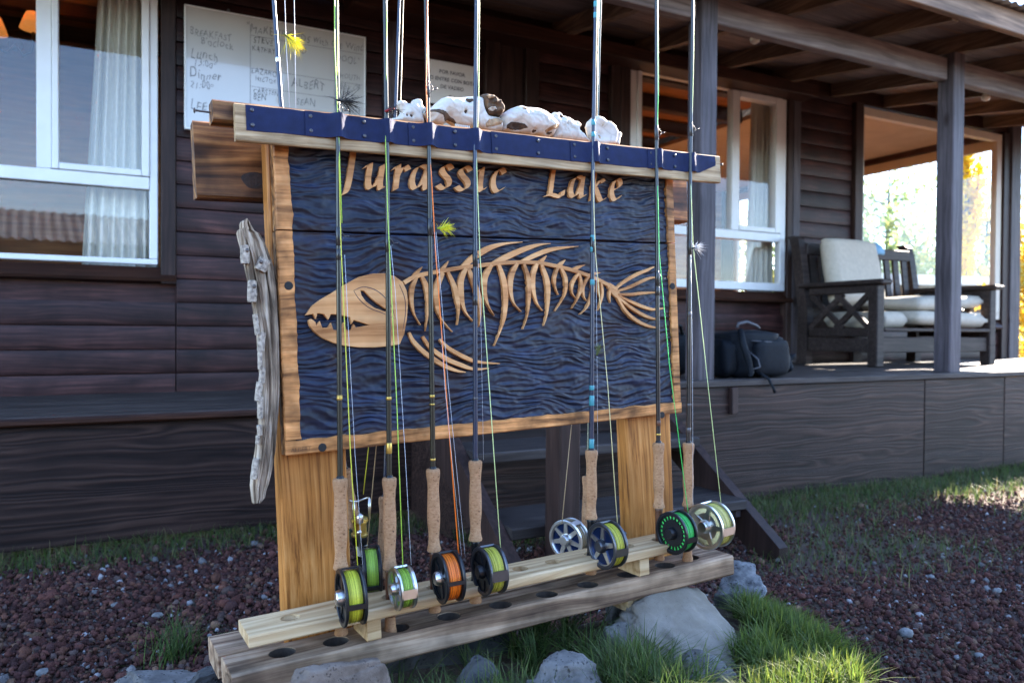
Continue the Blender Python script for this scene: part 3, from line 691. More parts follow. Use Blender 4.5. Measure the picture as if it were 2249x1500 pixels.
for ln in ([(690, 560), (740, 541), (800, 556), (850, 595), (885, 645), (905, 706)], [(690, 560), (720, 606), (770, 648), (840, 676), (905, 706)], [(925, 530), (952, 600), (955, 680), (940, 770)]):
    rk('carved_line', stroke([c6(*p) for p in ln], .0016, .00665, n=24), 'carved', SIGN)
def bone(name, pts, wd, f=c7, pr=None, **k): rk(name, stroke([f(*p) for p in pts], wd*U, n=20, profile=pr, **k), 'sign_wood', SIGN)
bone('spine', [(-150, 520), (-100, 490), (-45, 475), (0, 466), (60, 456), (150, 440), (230, 432), (330, 420), (430, 414), (540, 416), (600, 427), (680, 445), (750, 465), (820, 490), (880, 520), (945, 552)], 21, pr=lambda u: .85, t=.0050)
ribs = [([(-85, 492), (-108, 545), (-112, 610), (-98, 680), (-66, 735)], 19), ([(-58, 488), (-36, 540), (-26, 610), (-32, 700), (-42, 768)], 22),
        ([(50, 468), (22, 530), (15, 600), (32, 690), (97, 771)], 26), ([(75, 465), (108, 540), (126, 620), (129, 680), (123, 735)], 22),
        ([(168, 445), (142, 510), (145, 600), (166, 670), (206, 718)], 26), ([(180, 445), (212, 530), (237, 610), (241, 690), (232, 745)], 26),
        ([(300, 428), (266, 490), (262, 560), (280, 630), (313, 688)], 26), ([(335, 424), (360, 500), (371, 580), (365, 690), (342, 770), (312, 843)], 26),
        ([(432, 420), (402, 480), (396, 550), (412, 620), (452, 667)], 25), ([(466, 424), (489, 500), (492, 580), (484, 680), (460, 757)], 22),
        ([(533, 422), (513, 480), (513, 550), (531, 620), (561, 663)], 24), ([(555, 425), (583, 500), (590, 580), (583, 680), (566, 740)], 24),
        ([(642, 440), (623, 490), (626, 540), (643, 581)], 17), ([(655, 442), (681, 500), (675, 580), (625, 664)], 18),
        ([(748, 470), (716, 520), (713, 570), (737, 603)], 15), ([(752, 475), (761, 540), (741, 600), (712, 651)], 16),
        ([(800, 485), (771, 540), (774, 590), (788, 612)], 14), ([(812, 492), (820, 560), (792, 640), (755, 681)], 17),
        ([(845, 505), (848, 570), (862, 604)], 13), ([(862, 512), (869, 570), (857, 630), (845, 661)], 13), ([(912, 535), (905, 590), (910, 622)], 11)]
for p, w_ in ribs: bone('rib', p, w_, pr=lambda u: max(.12, (.55+.6*math.sin(math.pi*min(1, u*1.2+.05)))*(1-u**3)), t=.0055)
fins = [([(-105, 490), (-80, 465), (-56, 437)], 16), ([(35, 462), (60, 435), (79, 407)], 15), ([(150, 442), (200, 395), (280, 345), (360, 320), (458, 310)], 27), ([(300, 428), (370, 390), (460, 350), (540, 325), (602, 318)], 27), ([(450, 416), (520, 380), (600, 350), (680, 338), (745, 332)], 22),
        ([(545, 418), (565, 400), (583, 379)], 18), ([(636, 438), (660, 420), (679, 401)], 18), ([(710, 458), (745, 440), (779, 428)], 17), ([(798, 482), (830, 472), (859, 468)], 15)]
for p, w_ in fins: bone('dorsal_spine', p, w_, pr=lambda u: max(.1, (.75+.4*math.sin(math.pi*u))*(1-u**2.2)), t=.0047)
tail = [([(935, 552), (985, 512), (1050, 475), (1100, 455), (1135, 437)], 18), ([(945, 562), (1000, 545), (1060, 518), (1110, 496), (1148, 491)], 17), ([(950, 578), (1020, 579), (1080, 572), (1150, 568)], 17), ([(955, 588), (1020, 618), (1080, 643), (1130, 656), (1181, 650)], 18), ([(952, 596), (1010, 642), (1070, 680), (1120, 701), (1152, 706)], 18), ([(945, 590), (985, 660), (1040, 710), (1100, 740), (1152, 750)], 19)]
for i, (p, w_) in enumerate(tail): bone('tail_ray', p, w_, pr=lambda u: max(.15, .6+.5*math.sin(math.pi*u*.95)-.35*u), t=.0046+.0003*i)
bone('tail_hub', [(900, 528), (930, 560), (962, 600)], 42, pr=lambda u: max(.3, math.sin(math.pi*(.15+.7*u))), t=.0044)
for i, (p, w_) in enumerate((([(978, 775), (1000, 820), (1060, 880), (1150, 940), (1220, 970), (1268, 978)], 22), ([(1048, 795), (1085, 850), (1160, 905), (1240, 940), (1310, 962), (1387, 958)], 22), ([(1135, 810), (1180, 855), (1260, 900), (1330, 925), (1442, 934)], 20))):
    bone('belly_ray', p, w_, c6, pr=lambda u: max(.12, .5+.6*math.sin(math.pi*u)-.35*u), t=.005+.0003*i)
# broad-nib italic letters
GL = {'u': [[(-.06, .84), (.1, 1.), (.13, .9), (.1, .35), (.15, .08), (.3, .05), (.48, .28), (.6, .6)], [(.66, 1.), (.61, .25), (.68, .03), (.84, .15)]],
      'r': [[(-.06, .84), (.1, 1.), (.13, .9), (.08, 0.)], [(.1, .5), (.28, .85), (.45, 1.), (.6, .84)]],
      'a': [[(.66, .92), (.45, 1.), (.2, .86), (.06, .45), (.1, .12), (.27, .04), (.5, .3), (.66, .75)], [(.7, .98), (.64, .25), (.7, .03), (.86, .14)]],
      's': [[(.6, .84), (.44, 1.), (.22, .96), (.13, .78), (.25, .6), (.46, .42), (.53, .22), (.42, .05), (.2, .0), (-.02, .14)]],
      'i': [[(-.06, .84), (.1, 1.), (.13, .9), (.1, .25), (.17, .03), (.33, .15)]],
      'c': [[(.62, .82), (.48, 1.), (.25, .93), (.08, .6), (.08, .28), (.2, .05), (.38, .01), (.62, .18)]],
      'L': [[(.3, 1.9), (.2, .9), (.13, .05)], [(-.12, .0), (.2, .06), (.5, .0), (.78, .0), (.84, .26)]],
      'k': [[(.25, 1.9), (.15, .9), (.08, 0.)], [(.12, .45), (.35, .78), (.55, 1.), (.7, .88)], [(.25, .56), (.45, .2), (.62, -.02), (.84, .1)]],
      'e': [[(.1, .48), (.4, .56), (.6, .74), (.52, .97), (.3, .98), (.1, .72), (.06, .32), (.2, .04), (.4, .02), (.64, .2)]],
      'J': [[(.42, 1.75), (.36, 1.0), (.27, .15), (.14, -.22), (-.14, -.34)]]}
def glyph(ch, ox, oz, xh, adv, dxz, wscale=1., slant=.12):
    nib = Vector((math.cos(rad(38)), math.sin(rad(38))))*.30
    mbs = MB()
    for si, path in enumerate(GL[ch]):
        P = [Vector((p[0]*wscale, p[1], 0)) for p in path]; m_ = len(P); C = []; n = 10*(m_-1)
        for i in range(n+1):
            u = i/n*(m_-1); k = min(int(u), m_-2); s = u-k
            a, b_, c, d = P[max(k-1, 0)], P[k], P[k+1], P[min(k+2, m_-1)]
            C.append(.5*((2*b_)+(c-a)*s+(2*a-5*b_+4*c-d)*s*s+(-a+3*b_-3*c+d)*s**3))
        rings = []
        for p in C:
            q = []
            for sg in (-1, 1):
                xx = p.x+sg*nib.x/2; zz = p.y+sg*nib.y/2*.75
                xx += slant*zz
                q.append((ox+xx*xh, oz+zz*xh+xx*xh*dxz))
            y1, y2 = BY+.004, BY-.0052-.0004*si
            (l, r_) = q
            rings.append([(l[0], y1, l[1]), (l[0], y2, l[1]), (r_[0], y2, r_[1]), (r_[0], y1, r_[1])])
        mbs.loft(rings)
    return mbs
LET = [('J', c2(1158, 1290), .8), ('u', c2(1312, 1298), 1.), ('r', c2(1508, 1306), .95), ('a', c2(1622, 1300), 1.0), ('s', c2(1812, 1296), .95), ('s', c2(1940, 1306), .98), ('i', c3(148, 1316), 1.), ('c', c3(240, 1316), .95),
       ('L', c3(628, 1346), .95), ('a', c3(775, 1357), 1.0), ('k', c3(918, 1374), 1.), ('e', c3(1056, 1374), .9)]
for ch, (lx_, lz_), ws in LET:
    xh = .0475 if ch != 'J' else .050
    rk('letter', glyph(ch, lx_, lz_, xh, 0, .0, ws), 'sign_wood', SIGN)
# small burnt signatures on the lower border
def text_mesh(txt, size, shear=0., offset=0., align='LEFT', space=1.):
    cu = bpy.data.curves.new('t', 'FONT'); cu.body = txt; cu.size = size; cu.shear = shear; cu.offset = offset; cu.align_x = align; cu.space_character = space; cu.resolution_u = 3
    o = bpy.data.objects.new('t', cu); COL.objects.link(o); dg = bpy.context.evaluated_depsgraph_get(); dg.update()
    me = bpy.data.meshes.new_from_object(o.evaluated_get(dg)); bpy.data.objects.remove(o); bpy.data.curves.remove(cu)
    mb = MB(); mb.v = [tuple(v.co) for v in me.vertices]; mb.f = [tuple(p.vertices) for p in me.polygons]; bpy.data.meshes.remove(me); return mb
M['burnt'] = plain('burnt_mark', (.06, .03, .015), .8)
for txt, (px, py), s in (('ALBERT', (637, 993), .011), ('SEGG', (805, 983), .009)):
    x, z = BL(px, py); tmb = text_mesh(txt, s, .1, -.0002); tmb.v = [(x+a, BY-.0042, z+b_) for a, b_, _ in tmb.v]; rk('burnt_mark', tmb, 'burnt', SIGN)
# ================================================================== FLY RODS
M['blank_olive'] = plain('blank_olive', (.012, .013, .007), .3, 0, .2, 40, 0, 1, .45, .15)
M['blank_black'] = plain('blank_black', (.009, .009, .010), .3, 0, .2, 40, 0, 1, .45, .15)
M['blank_blue'] = plain('blank_blue', (.012, .022, .045), .3, 0, .2, 40, 0, 1, .45, .15)
M['blank_green'] = plain('blank_green', (.03, .055, .04), .2, 0, .2, 40, 0, 1, .45, .15)
M['seat_brown'] = plain('seat_wood', (.10, .035, .016), .35, 0, .3, 60)
M['seat_black'] = plain('seat_black', (.012, .012, .013), .3, .5)
M['teal'] = plain('teal_wrap', (.03, .25, .28), .4)
M['gold'] = plain('gold_wrap', (.5, .33, .08), .35, .8)
M['alu'] = plain('reel_silver', (.62, .62, .6), .28, 1., .08, 60)
M['reel_black'] = plain('reel_black', (.012, .013, .015), .32, .3, .1, 60)
M['reel_grey'] = plain('reel_gunmetal', (.08, .082, .09), .32, .8, .1, 60)
M['reel_blue'] = plain('reel_blue', (.004, .02, .075), .3, .7)
def cork_mat():
    m, nt, b = newmat('cork'); L = nt.links.new
    tc = nd(nt, 'ShaderNodeTexCoord'); mp = nd(nt, 'ShaderNodeMapping'); mp.inputs['Scale'].default_value = (1, 1, 1.6); L(tc.outputs['Object'], mp.inputs['Vector'])
    n = nd(nt, 'ShaderNodeTexNoise', Scale=160, Detail=5, Roughness=.65); L(mp.outputs[0], n.inputs['Vector'])
    n2 = nd(nt, 'ShaderNodeTexNoise', Scale=22, Detail=3); L(tc.outputs['Object'], n2.inputs['Vector'])
    v = nd(nt, 'ShaderNodeTexVoronoi', Scale=150); L(tc.outputs['Object'], v.inputs['Vector'])
    r = ramp(nt, [(.3, (.09, .035, .012)), (.40, (.36, .18, .08)), (.7, (.48, .27, .14))]); L(n.outputs['Fac'], r.inputs['Fac'])
    r2 = ramp(nt, [(.3, (.72, .68, .62)), (.7, (1.05, 1.02, 1))]); L(n2.outputs['Fac'], r2.inputs['Fac'])
    mx = nd(nt, 'ShaderNodeMixRGB', blend_type='MULTIPLY'); mx.inputs['Fac'].default_value = 1; L(r.outputs['Color'], mx.inputs['Color1']); L(r2.outputs['Color'], mx.inputs['Color2'])
    r3 = ramp(nt, [(.08, (.2, .12, .07)), (.17, (1, 1, 1))]); L(v.outputs['Distance'], r3.inputs['Fac'])
    m2 = nd(nt, 'ShaderNodeMixRGB', blend_type='MULTIPLY'); m2.inputs['Fac'].default_value = .8; L(mx.outputs[0], m2.inputs['Color1']); L(r3.outputs['Color'], m2.inputs['Color2'])
    # joints between the cork rings
    sp = nd(nt, 'ShaderNodeSeparateXYZ'); L(tc.outputs['Object'], sp.inputs[0])
    pm = nd(nt, 'ShaderNodeMath', operation='PINGPONG'); L(sp.outputs['Z'], pm.inputs[0]); pm.inputs[1].default_value = .0063
    cr = nd(nt, 'ShaderNodeMapRange'); cr.inputs['From Min'].default_value = 0; cr.inputs['From Max'].default_value = .0007; cr.inputs['To Min'].default_value = .82; cr.inputs['To Max'].default_value = 1; L(pm.outputs[0], cr.inputs['Value'])
    vm = nd(nt, 'ShaderNodeVectorMath', operation='SCALE'); L(m2.outputs[0], vm.inputs[0]); L(cr.outputs[0], vm.inputs['Scale'])
    L(vm.outputs[0], b.inputs['Base Color']); b.inputs['Roughness'].default_value = .75
    bp = nd(nt, 'ShaderNodeBump', Strength=.35, Distance=.001); L(n.outputs['Fac'], bp.inputs['Height']); L(bp.outputs['Normal'], b.inputs['Normal']); return m
M['cork'] = cork_mat()
LCOL = {}
def line_mat(n_, c):
    LCOL['l_'+n_[5:]] = c; m = plain(n_, c, .45, 0, .1, 300); return m
M['l_yellow'] = line_mat('line_yellow', (.6, .58, .04)); M['l_lime'] = line_mat('line_lime', (.38, .62, .07)); M['l_orange'] = line_mat('line_orange', (1., .2, .012))
M['l_olive'] = line_mat('line_olive', (.6, .55, .12)); M['l_green'] = line_mat('line_green', (.04, .6, .12)); M['l_cream'] = line_mat('line_cream', (.72, .62, .3)); M['l_pale'] = line_mat('line_pale', (.6, .72, .3)); M['l_tan'] = line_mat('line_tan', (.4, .28, .15))
M['leader'] = plain('leader_nylon', (.6, .62, .66), .25)

DK = {}
def dark_of(k):
    if k not in DK:
        c = LCOL[k]; DK[k] = plain('deep_'+k[2:]+'_line', tuple(v*.42 for v in c), .5)
    return DK[k]
def V3(p): return Vector(p)
def ann(mb, c, ax, prof, n=40):
    """ring with closed profile [(t,r)] around axis"""
    c = Vector(c); t = Vector(ax).normalized(); u = Vector((0, 0, 1)) if abs(t.z) < .9 else Vector((1, 0, 0)); a = t.cross(u).normalized(); b_ = t.cross(a).normalized()
    m_ = len(prof); v = []; f = []
    for k in range(n):
        d = a*math.cos(2*math.pi*k/n)+b_*math.sin(2*math.pi*k/n)
        v += [tuple(c+t*h+d*r_) for h, r_ in prof]
    for k in range(n):
        k2 = (k+1) % n
        for j in range(m_): f.append((k*m_+j, k2*m_+j, k2*m_+(j+1) % m_, k*m_+(j+1) % m_))
    return mb.add(v, f)
def bar(mb, c, u, v, w_, hu, hv, hw):
    c = Vector(c); u = Vector(u).normalized()*hu; v = Vector(v).normalized()*hv; w_ = Vector(w_).normalized()*hw
    vs_ = [tuple(c+u*a+v*b_+w_*d) for a in (-1, 1) for b_ in (-1, 1) for d in (-1, 1)]
    return mb.add(vs_, [(0, 1, 3, 2), (4, 6, 7, 5), (0, 4, 5, 1), (2, 3, 7, 6), (0, 2, 6, 4), (1, 5, 7, 3)])
def reel(rod, C, rodp, R=.05, W=.034, psi=0., frame='reel_black', spool='reel_black', line='l_yellow', hub='alu', spokes=5, bars=(20, 140, 260), barw=.004, handle=True, seed=0, lines2=None, fill=.88, plate=None):
    """large arbor fly reel; all in rack coordinates; C centre, rodp nearest point of the rod"""
    a = Vector((-math.cos(psi), -math.sin(psi), 0)); d = Vector((math.sin(psi), -math.cos(psi), 0)); up = Vector((0, 0, 1)); C = Vector(C); h = W/2
    mb = MB(); e = .0016
    for s in (1, -1):
        prof = [(s*(h-.0055), R*.84), (s*(h-.0055), R-e), (s*(h-.004), R), (s*(h-.001), R), (s*h, R-e), (s*h, R*.86), (s*(h-.001), R*.84)]
        ann(mb, C, a, prof, 44)
    for ang in bars:
        t = rad(ang); q = d*math.cos(t)+up*math.sin(t); tg = -d*math.sin(t)+up*math.cos(t)
        bar(mb, C+q*(R*.965), a, q, tg, h-.004, .0016, barw)
    rl = obj('reel', mb, M[frame], rod, fn=SW, smooth=True, sharp=.5)
    mb = MB()
    for k in range(spokes):
        t = 2*math.pi*(k+.3*seed)/spokes; q = d*math.cos(t)+up*math.sin(t); tg = -d*math.sin(t)+up*math.cos(t); wd = .26*R if spokes < 9 else .07*R
        r0, r1 = (.24*R, .85*R) if spokes < 9 else (.62*R, .85*R)
        n0 = wd*.5; n1 = wd*.32
        for s in (1, -1):
            t0_, t1_ = s*(h-.0035), s*(h-.0065)
            vs_ = [tuple(C+q*r_+tg*w_*sg+a*tt) for tt in (t0_, t1_) for r_, w_ in ((r0, n0), (r1, n1)) for sg in (-1, 1)]
            mb.add(vs_, [(0, 1, 3, 2), (4, 6, 7, 5), (0, 4, 5, 1), (2, 3, 7, 6), (0, 2, 6, 4), (1, 5, 7, 3)])
    for s in (1, -1):
        ann(mb, C, a, [(s*(h-.0068), R*.8), (s*(h-.0068), R*.86), (s*(h-.0028), R*.86), (s*(h-.0028), R*.8)], 40)
        if spokes >= 9: ann(mb, C, a, [(s*(h-.0068), R*.2), (s*(h-.0068), R*.64), (s*(h-.0034), R*.62), (s*(h-.0034), R*.2)], 40)
    obj('spool', mb, M[spool], rl, fn=SW, smooth=True, sharp=.5)
    mb = MB().lathe(C+a*(-h-.004), a, [(0, R*.16), (.001, R*.2), (.004, R*.22), (W*.5, R*.3), (W+.003, R*.3), (W+.010, R*.26), (W+.012, R*.22), (W+.0122, R*.1)], 26)
    obj('hub', mb, M[hub], rl, fn=SW, smooth=True, sharp=.5)
    # wound line
    prof = [(-h+.0068, R*.60)]; nn = 8
    for k in range(nn*2+1):
        t = k/(nn*2); prof.append((-h+.0069+(W-.0138)*t, R*fill*(1-.045*abs(2*t-1)**2)+(.0008 if k % 2 else -.0008)+.0008*noise.noise(Vector((k*1.7, seed, 0)))))
    prof.append((h-.0068, R*.60)); ann(MBL := MB(), C, a, prof+[(h-.0068, R*.55), (-h+.0068, R*.55)], 48)
    obj('wound_line', MBL, M[line], rl, fn=SW, smooth=True)
    m2 = MB()
    for k in range(7):
        t = -h+.0088+(W-.0176)*(k+.35*math.sin(k*5.+seed))/6.3; ann(m2, C, a, [(t-.00035, R*fill*.985), (t, R*fill*(1-.04*abs(t/h)**2)+.0011), (t+.00035, R*fill*.985)], 44)
    obj('wound_line', m2, dark_of(line), rl, fn=SW, smooth=True)
    if lines2 and lines2 != line:
        m2 = MB()
        for k in range(9):
            t = -h+.008+(W-.016)*(k+.3*math.sin(k*3.))/8.5; ann(m2, C, a, [(t-.0006, R*fill+.0002), (t, R*fill+.0011), (t+.0006, R*fill+.0002)], 44)
        obj('wound_line', m2, M[lines2], rl, fn=SW, smooth=True)
    m2 = MB(); k_ = .58 if plate == 'open' else .8; ann(m2, C, a, [(-h+.007, R*.2), (h-.0060, R*.2), (h-.0060, R*k_), (h-.0066, R*k_), (h-.0068, R*.5), (-h+.0068, R*.5), (-h+.0066, R*k_), (-h+.006, R*k_)], 36); obj('arbor', m2, M[plate if plate and plate != 'open' else spool], rl, fn=SW, smooth=True, sharp=.5)
    if handle:
        q = d*math.cos(2.2+seed)+up*math.sin(2.2+seed); q = d*.55*math.cos(seed)+up*.5*math.sin(seed+1)
        c0 = C+q*R*.9-a*(h-.002); obj('reel_handle', MB().lathe(c0, -a, [(0, .003), (.002, .0026), (.006, .003), (.013, .0055), (.016, .0058), (.0175, .004), (.018, .001)], 16), M[hub if frame == 'alu' else 'seat_black'], rl, fn=SW, smooth=True)
    mb = MB(); rp = Vector(rodp); top = C-d*(R*.97); mid = (top+rp)/2
    bar(mb, mid, (top-rp), up, a, (top-rp).length/2+.004, .010, .004); bar(mb, rp+d*.0075, d, up, a, .0018, .026, .0045)
    obj('reel_foot', mb, M['seat_black'], rl, fn=SW)
    return rl
def path_l(px, lyf):
    """photo points on the rod, solved in rack space with ly depending on height"""
    out = []
    for x, y in px:
        ly = 0.
        for _ in range(4): q = SL(x, y, ly); ly = lyf(q[2])
        out.append(SL(x, y, ly))
    return out
front_ly = lambda z: .012-.0167/.867*(z+.237)
back_ly = lambda z: .15+.055*(z+.3)
def extend(pts, L_):
    p = [Vector(q) for q in pts]; d = (p[-1]-p[-2]).normalized(); return [tuple(q) for q in p]+[tuple(p[-1]+d*L_*k) for k in (.5, 1.)]
def rod(name, label, px, grip, lyf=front_ly, blank='blank_olive', seat='seat_brown', r0=.0052, r1=.0036, L_=1.2, butt=None, bands=(), guides=(), cat='fishing rod', grip_r=.0125, seat_l=.09, group='fly rods in the rack'):
    """px: photo points from grip top upwards; grip: (y0,y1) photo rows; returns root and rack-space helper"""
    up_pts = path_l(px, lyf); base_dir = (Vector(up_pts[0])-Vector(up_pts[1])).normalized()
    g0 = Vector(up_pts[0]); base = g0+base_dir*(.17+seat_l+.04)
    R_ = thing(name, label, cat, SW(tuple(base)), group)
    pts = extend(up_pts, L_); P = [Vector(p) for p in pts]
    tot = (P[-1]-P[0]).length
    rr = [r0+(.0016-r0)*min(1, (p-P[0]).length/2.2) for p in P]
    # resample so that the taper and the small bends are smooth
    obj('blank', MB().tube(pts, rr, 12), M[blank], R_, fn=SW, smooth=True, sharp=1.)
    def on(z):
        for i in range(len(P)-1):
            if P[i].z <= z <= P[i+1].z or i == len(P)-2:
                t = (z-P[i].z)/(P[i+1].z-P[i].z); return P[i].lerp(P[i+1], t), rr[i]+(rr[i+1]-rr[i])*t
    gl = grip; s = grip_r/.0125
    prof = [(0, .0052), (.0004, .0118*s), (.0025, .0134*s), (.006, .0138*s), (.014, .0134*s), (.026, .0116*s), (.042, .0109*s), (.06, .0118*s), (.085, .0127*s), (.105, .0125*s), (gl*.74, .0112*s), (gl*.83, .0102*s), (gl*.92, .0114*s), (gl-.003, .0138*s), (gl, .013*s), (gl+.0003, .006)]
    obj('grip', MB().lathe(g0, base_dir, prof, 24), M['cork'], R_, fn=SW, smooth=True, sharp=.9)
    s0 = g0+base_dir*gl
    obj('reel_seat', MB().lathe(s0, base_dir, [(0, .0085), (.002, .0095), (.006, .0095), (.007, .0085), (seat_l-.012, .0085), (seat_l-.011, .0098), (seat_l, .0098)], 20), M[seat], R_, fn=SW, smooth=True, sharp=.6)
    if butt:
        b0 = s0+base_dir*seat_l; bl = butt
        obj('fighting_butt', MB().lathe(b0, base_dir, [(0, .0092), (.001, .0098), (bl*.6, .0105), (bl*.9, .0126), (bl, .0118), (bl+.001, .008)], 22), M['cork'], R_, fn=SW, smooth=True, sharp=.9)
    obj('winding_check', MB().lathe(g0-base_dir*.0045, base_dir, [(0, .0057), (.001, .0066), (.0045, .0072)], 18), M['seat_black'], R_, fn=SW, smooth=True, sharp=.6)
    for (y, ln, mt) in bands:
        ly = 0.
        x0 = px[0][0]; q = SL(x0, y, 0.); p, r_ = on(q[2]); d = -base_dir
        obj('wrap', MB().lathe(p-d*ln/2, d, [(0, r_+.0001), (.0008, r_+.0006), (ln-.0008, r_+.0006), (ln, r_+.0001)], 14), M[mt], R_, fn=SW, smooth=True, sharp=.8)
    for y in guides:
        q = SL(px[0][0], y, 0.); p, r_ = on(q[2]); mb = MB(); ringc = p+Vector((.013, -.006, .0))
        ann(mb, ringc, (0, 0, 1), [(-.0006, .0042), (.0006, .0042), (.0006, .0054), (-.0006, .0054)], 18)
        mb.tube([p+Vector((0, -r_, .012)), p+Vector((.006, -r_-.001, .006)), ringc-Vector((.004, 0, 0))], .0007, 6).tube([p+Vector((0, -r_, -.012)), p+Vector((.006, -r_-.001, -.006)), ringc-Vector((.004, 0, 0))], .0007, 6)
        obj('guide', mb, M['steel'], R_, fn=SW, smooth=True)
        obj('wrap', MB().lathe(p-Vector((0, 0, .017)), (0, 0, 1), [(0, r_+.0001), (.001, r_+.0007), (.033, r_+.0006), (.034, r_+.0001)], 14), M['blank_black'], R_, fn=SW, smooth=True)
    return R_, g0, base_dir, on
def fline(R_, px, mat, r_=.00085, ly=None, name='fly_line'):
    pts = []
    for k, q in enumerate(px):
        l = q[2] if len(q) > 2 else (ly if ly is not None else front_ly(SL(q[0], q[1], 0)[2])-.012)
        pts.append(SL(q[0], q[1], l))
    obj(name, MB().tube(pts, r_, 6), M[mat], R_, fn=SW, smooth=True)

# r1: black reel, yellow line
R1, g, bd, on = rod('fly_rod', 'leftmost front fly rod, black reel wound with bright yellow line', [(747, 1050), (742, 310), (739, 0)], .165, blank='blank_olive', butt=.03, bands=((875, .006, 'gold'), (870, .003, 'gold'), (560, .02, 'blank_black')), guides=(520, 245))
rp = g+bd*.205; reel(R1, SL(771, 1309, rp.y-.066), rp, .050, .038, -.1, 'reel_black', 'reel_black', 'l_yellow', 'alu', 5, (-5, 100, 200), .0045, False, 1, None)
fline(R1, [(786, 1252, -.045), (770, 1000), (749, 540, -.012), (744, 330, -.0068), (741, 225, -.0068), (742, 0, -.018), (741, -200, -.02)], 'l_yellow'); fline(R1, [(751, 490, -.013), (745, 330, -.0068), (735, 100, -.016), (735, -150, -.02)], 'l_lime', .0009)
fline(R1, [(798, 1260, -.04), (780, 1000), (770, 820), (757, 560)], 'leader', .00035)
# r2: silver reel, lime line
R2, g, bd, on = rod('fly_rod', 'front fly rod with silver spoked reel and lime green line, second from the left', [(855, 1048), (850, 320), (845, 0)], .172, blank='blank_olive', butt=.032, bands=((875, .006, 'gold'), (985, .02, 'gold')), guides=(535,))
rp = g+bd*.212; reel(R2, SL(884, 1290, rp.y-.052), rp, .0385, .032, -.02, 'alu', 'alu', 'l_lime', 'alu', 5, (-3, 110, 235), .0085, False, 2, 'l_lime', plate='open')
fline(R2, [(885, 1248, -.045), (872, 900), (852, 480, -.012), (847, 320, -.0068), (848, 240, -.0068), (850, 0, -.018), (849, -200, -.02)], 'l_lime'); fline(R2, [(903, 1240, -.04), (890, 1000), (868, 640), (858, 540)], 'leader', .0004)
# r3: black reel, orange line
R3, g, bd, on = rod('fly_rod', 'front fly rod with black reel full of bright orange line', [(951, 1029), (942, 330), (935, 0)], .160, blank='blank_olive', butt=.028, bands=((870, .005, 'gold'), (888, .003, 'gold'), (1010, .004, 'gold')), guides=(500, 200))
rp = g+bd*.20; reel(R3, SL(984, 1266, rp.y-.062), rp, .047, .038, -.08, 'reel_black', 'reel_black', 'l_orange', 'alu', 5, (0, 105, 225), .0035, True, 3, None)
fline(R3, [(1009, 1240, -.05), (985, 930), (957, 560), (947, 380, -.0068), (940, 310, -.0068), (936, 190, -.014), (939, 0, -.018), (938, -200, -.02)], 'l_orange', .001); fline(R3, [(1022, 1225, -.04), (985, 850), (958, 510)], 'leader', .00035); fline(R3, [(1014, 1222, -.04), (977, 850), (955, 510)], 'leader', .00035)
# r4: gunmetal reel, yellow and green line
R4, g, bd, on = rod('fly_rod', 'front fly rod with gunmetal reel wound with yellow and green line', [(1044, 1011), (1043, 330), (1046, 0)], .160, blank='blank_blue', seat='seat_black', butt=.034, bands=((875, .005, 'steel'), (660, .02, 'blank_black')), guides=(568,))
rp = g+bd*.20; reel(R4, SL(1075, 1251, rp.y-.062), rp, .0465, .038, -.02, 'reel_grey', 'reel_black', 'l_yellow', 'reel_black', 7, (-1, 110, 235), .010, False, 4, 'l_olive')
fline(R4, [(1100, 1215, -.05), (1078, 900), (1054, 560), (1046, 340, -.0068), (1051, 240, -.0068), (1053, 0, -.018), (1053, -200, -.02)], 'l_pale'); fline(R4, [(1062, 1010, .0), (1056, 700), (1050, 570)], 'leader', .0003)
# r5: teal wraps, dark reel with blue
R5, g, bd, on = rod('fly_rod', 'front fly rod with teal wraps and dark spoked reel near the right post', [(1299, 988), (1302, 360), (1308, 0)], .150, blank='blank_blue', seat='seat_black', butt=.03, bands=((975, .02, 'teal'), (880, .022, 'teal'), (852, .01, 'teal'), (620, .012, 'teal'), (548, .012, 'teal'), (524, .014, 'teal'), (297, .010, 'teal'), (271, .012, 'teal'), (38, .012, 'teal'), (14, .012, 'teal')), guides=(538,))
rp = g+bd*.20; reel(R5, SL(1334, 1196, rp.y-.060), rp, .049, .036, .03, 'reel_grey', 'alu', 'l_olive', 'reel_grey', 5, (-8, 105, 225), .008, True, .6, 'l_yellow', plate='reel_blue')
fline(R5, [(1356, 1150, -.045), (1335, 850), (1308, 560), (1303, 420, -.013), (1303, 370, -.0068), (1306, 240, -.0068), (1312, 0, -.018), (1314, -200, -.02)], 'l_cream'); fline(R5, [(1313, 1000, 0), (1311, 760), (1309, 560)], 'leader', .0003)
# r6: black ported reel, green line
R6, g, bd, on = rod('fly_rod', 'front fly rod with black ported reel and vivid green line', [(1446, 972), (1442, 400), (1441, 0)], .150, blank='blank_black', butt=.03, bands=((930, .012, 'seat_brown'), (955, .004, 'gold'), (640, .02, 'blank_black')), guides=(612, 295))
rp = g+bd*.19; reel(R6, SL(1486, 1168, rp.y-.058), rp, .0475, .036, .10, 'reel_black', 'reel_black', 'l_green', 'reel_black', 22, (-12, 105, 225), .006, False, 5, 'l_green', plate='open')
fline(R6, [(1512, 1130, -.045), (1470, 800), (1448, 560), (1444, 400, -.0068), (1442, 330, -.0068), (1446, 200, -.014), (1445, 0, -.018), (1445, -200, -.02)], 'l_green', .0009)
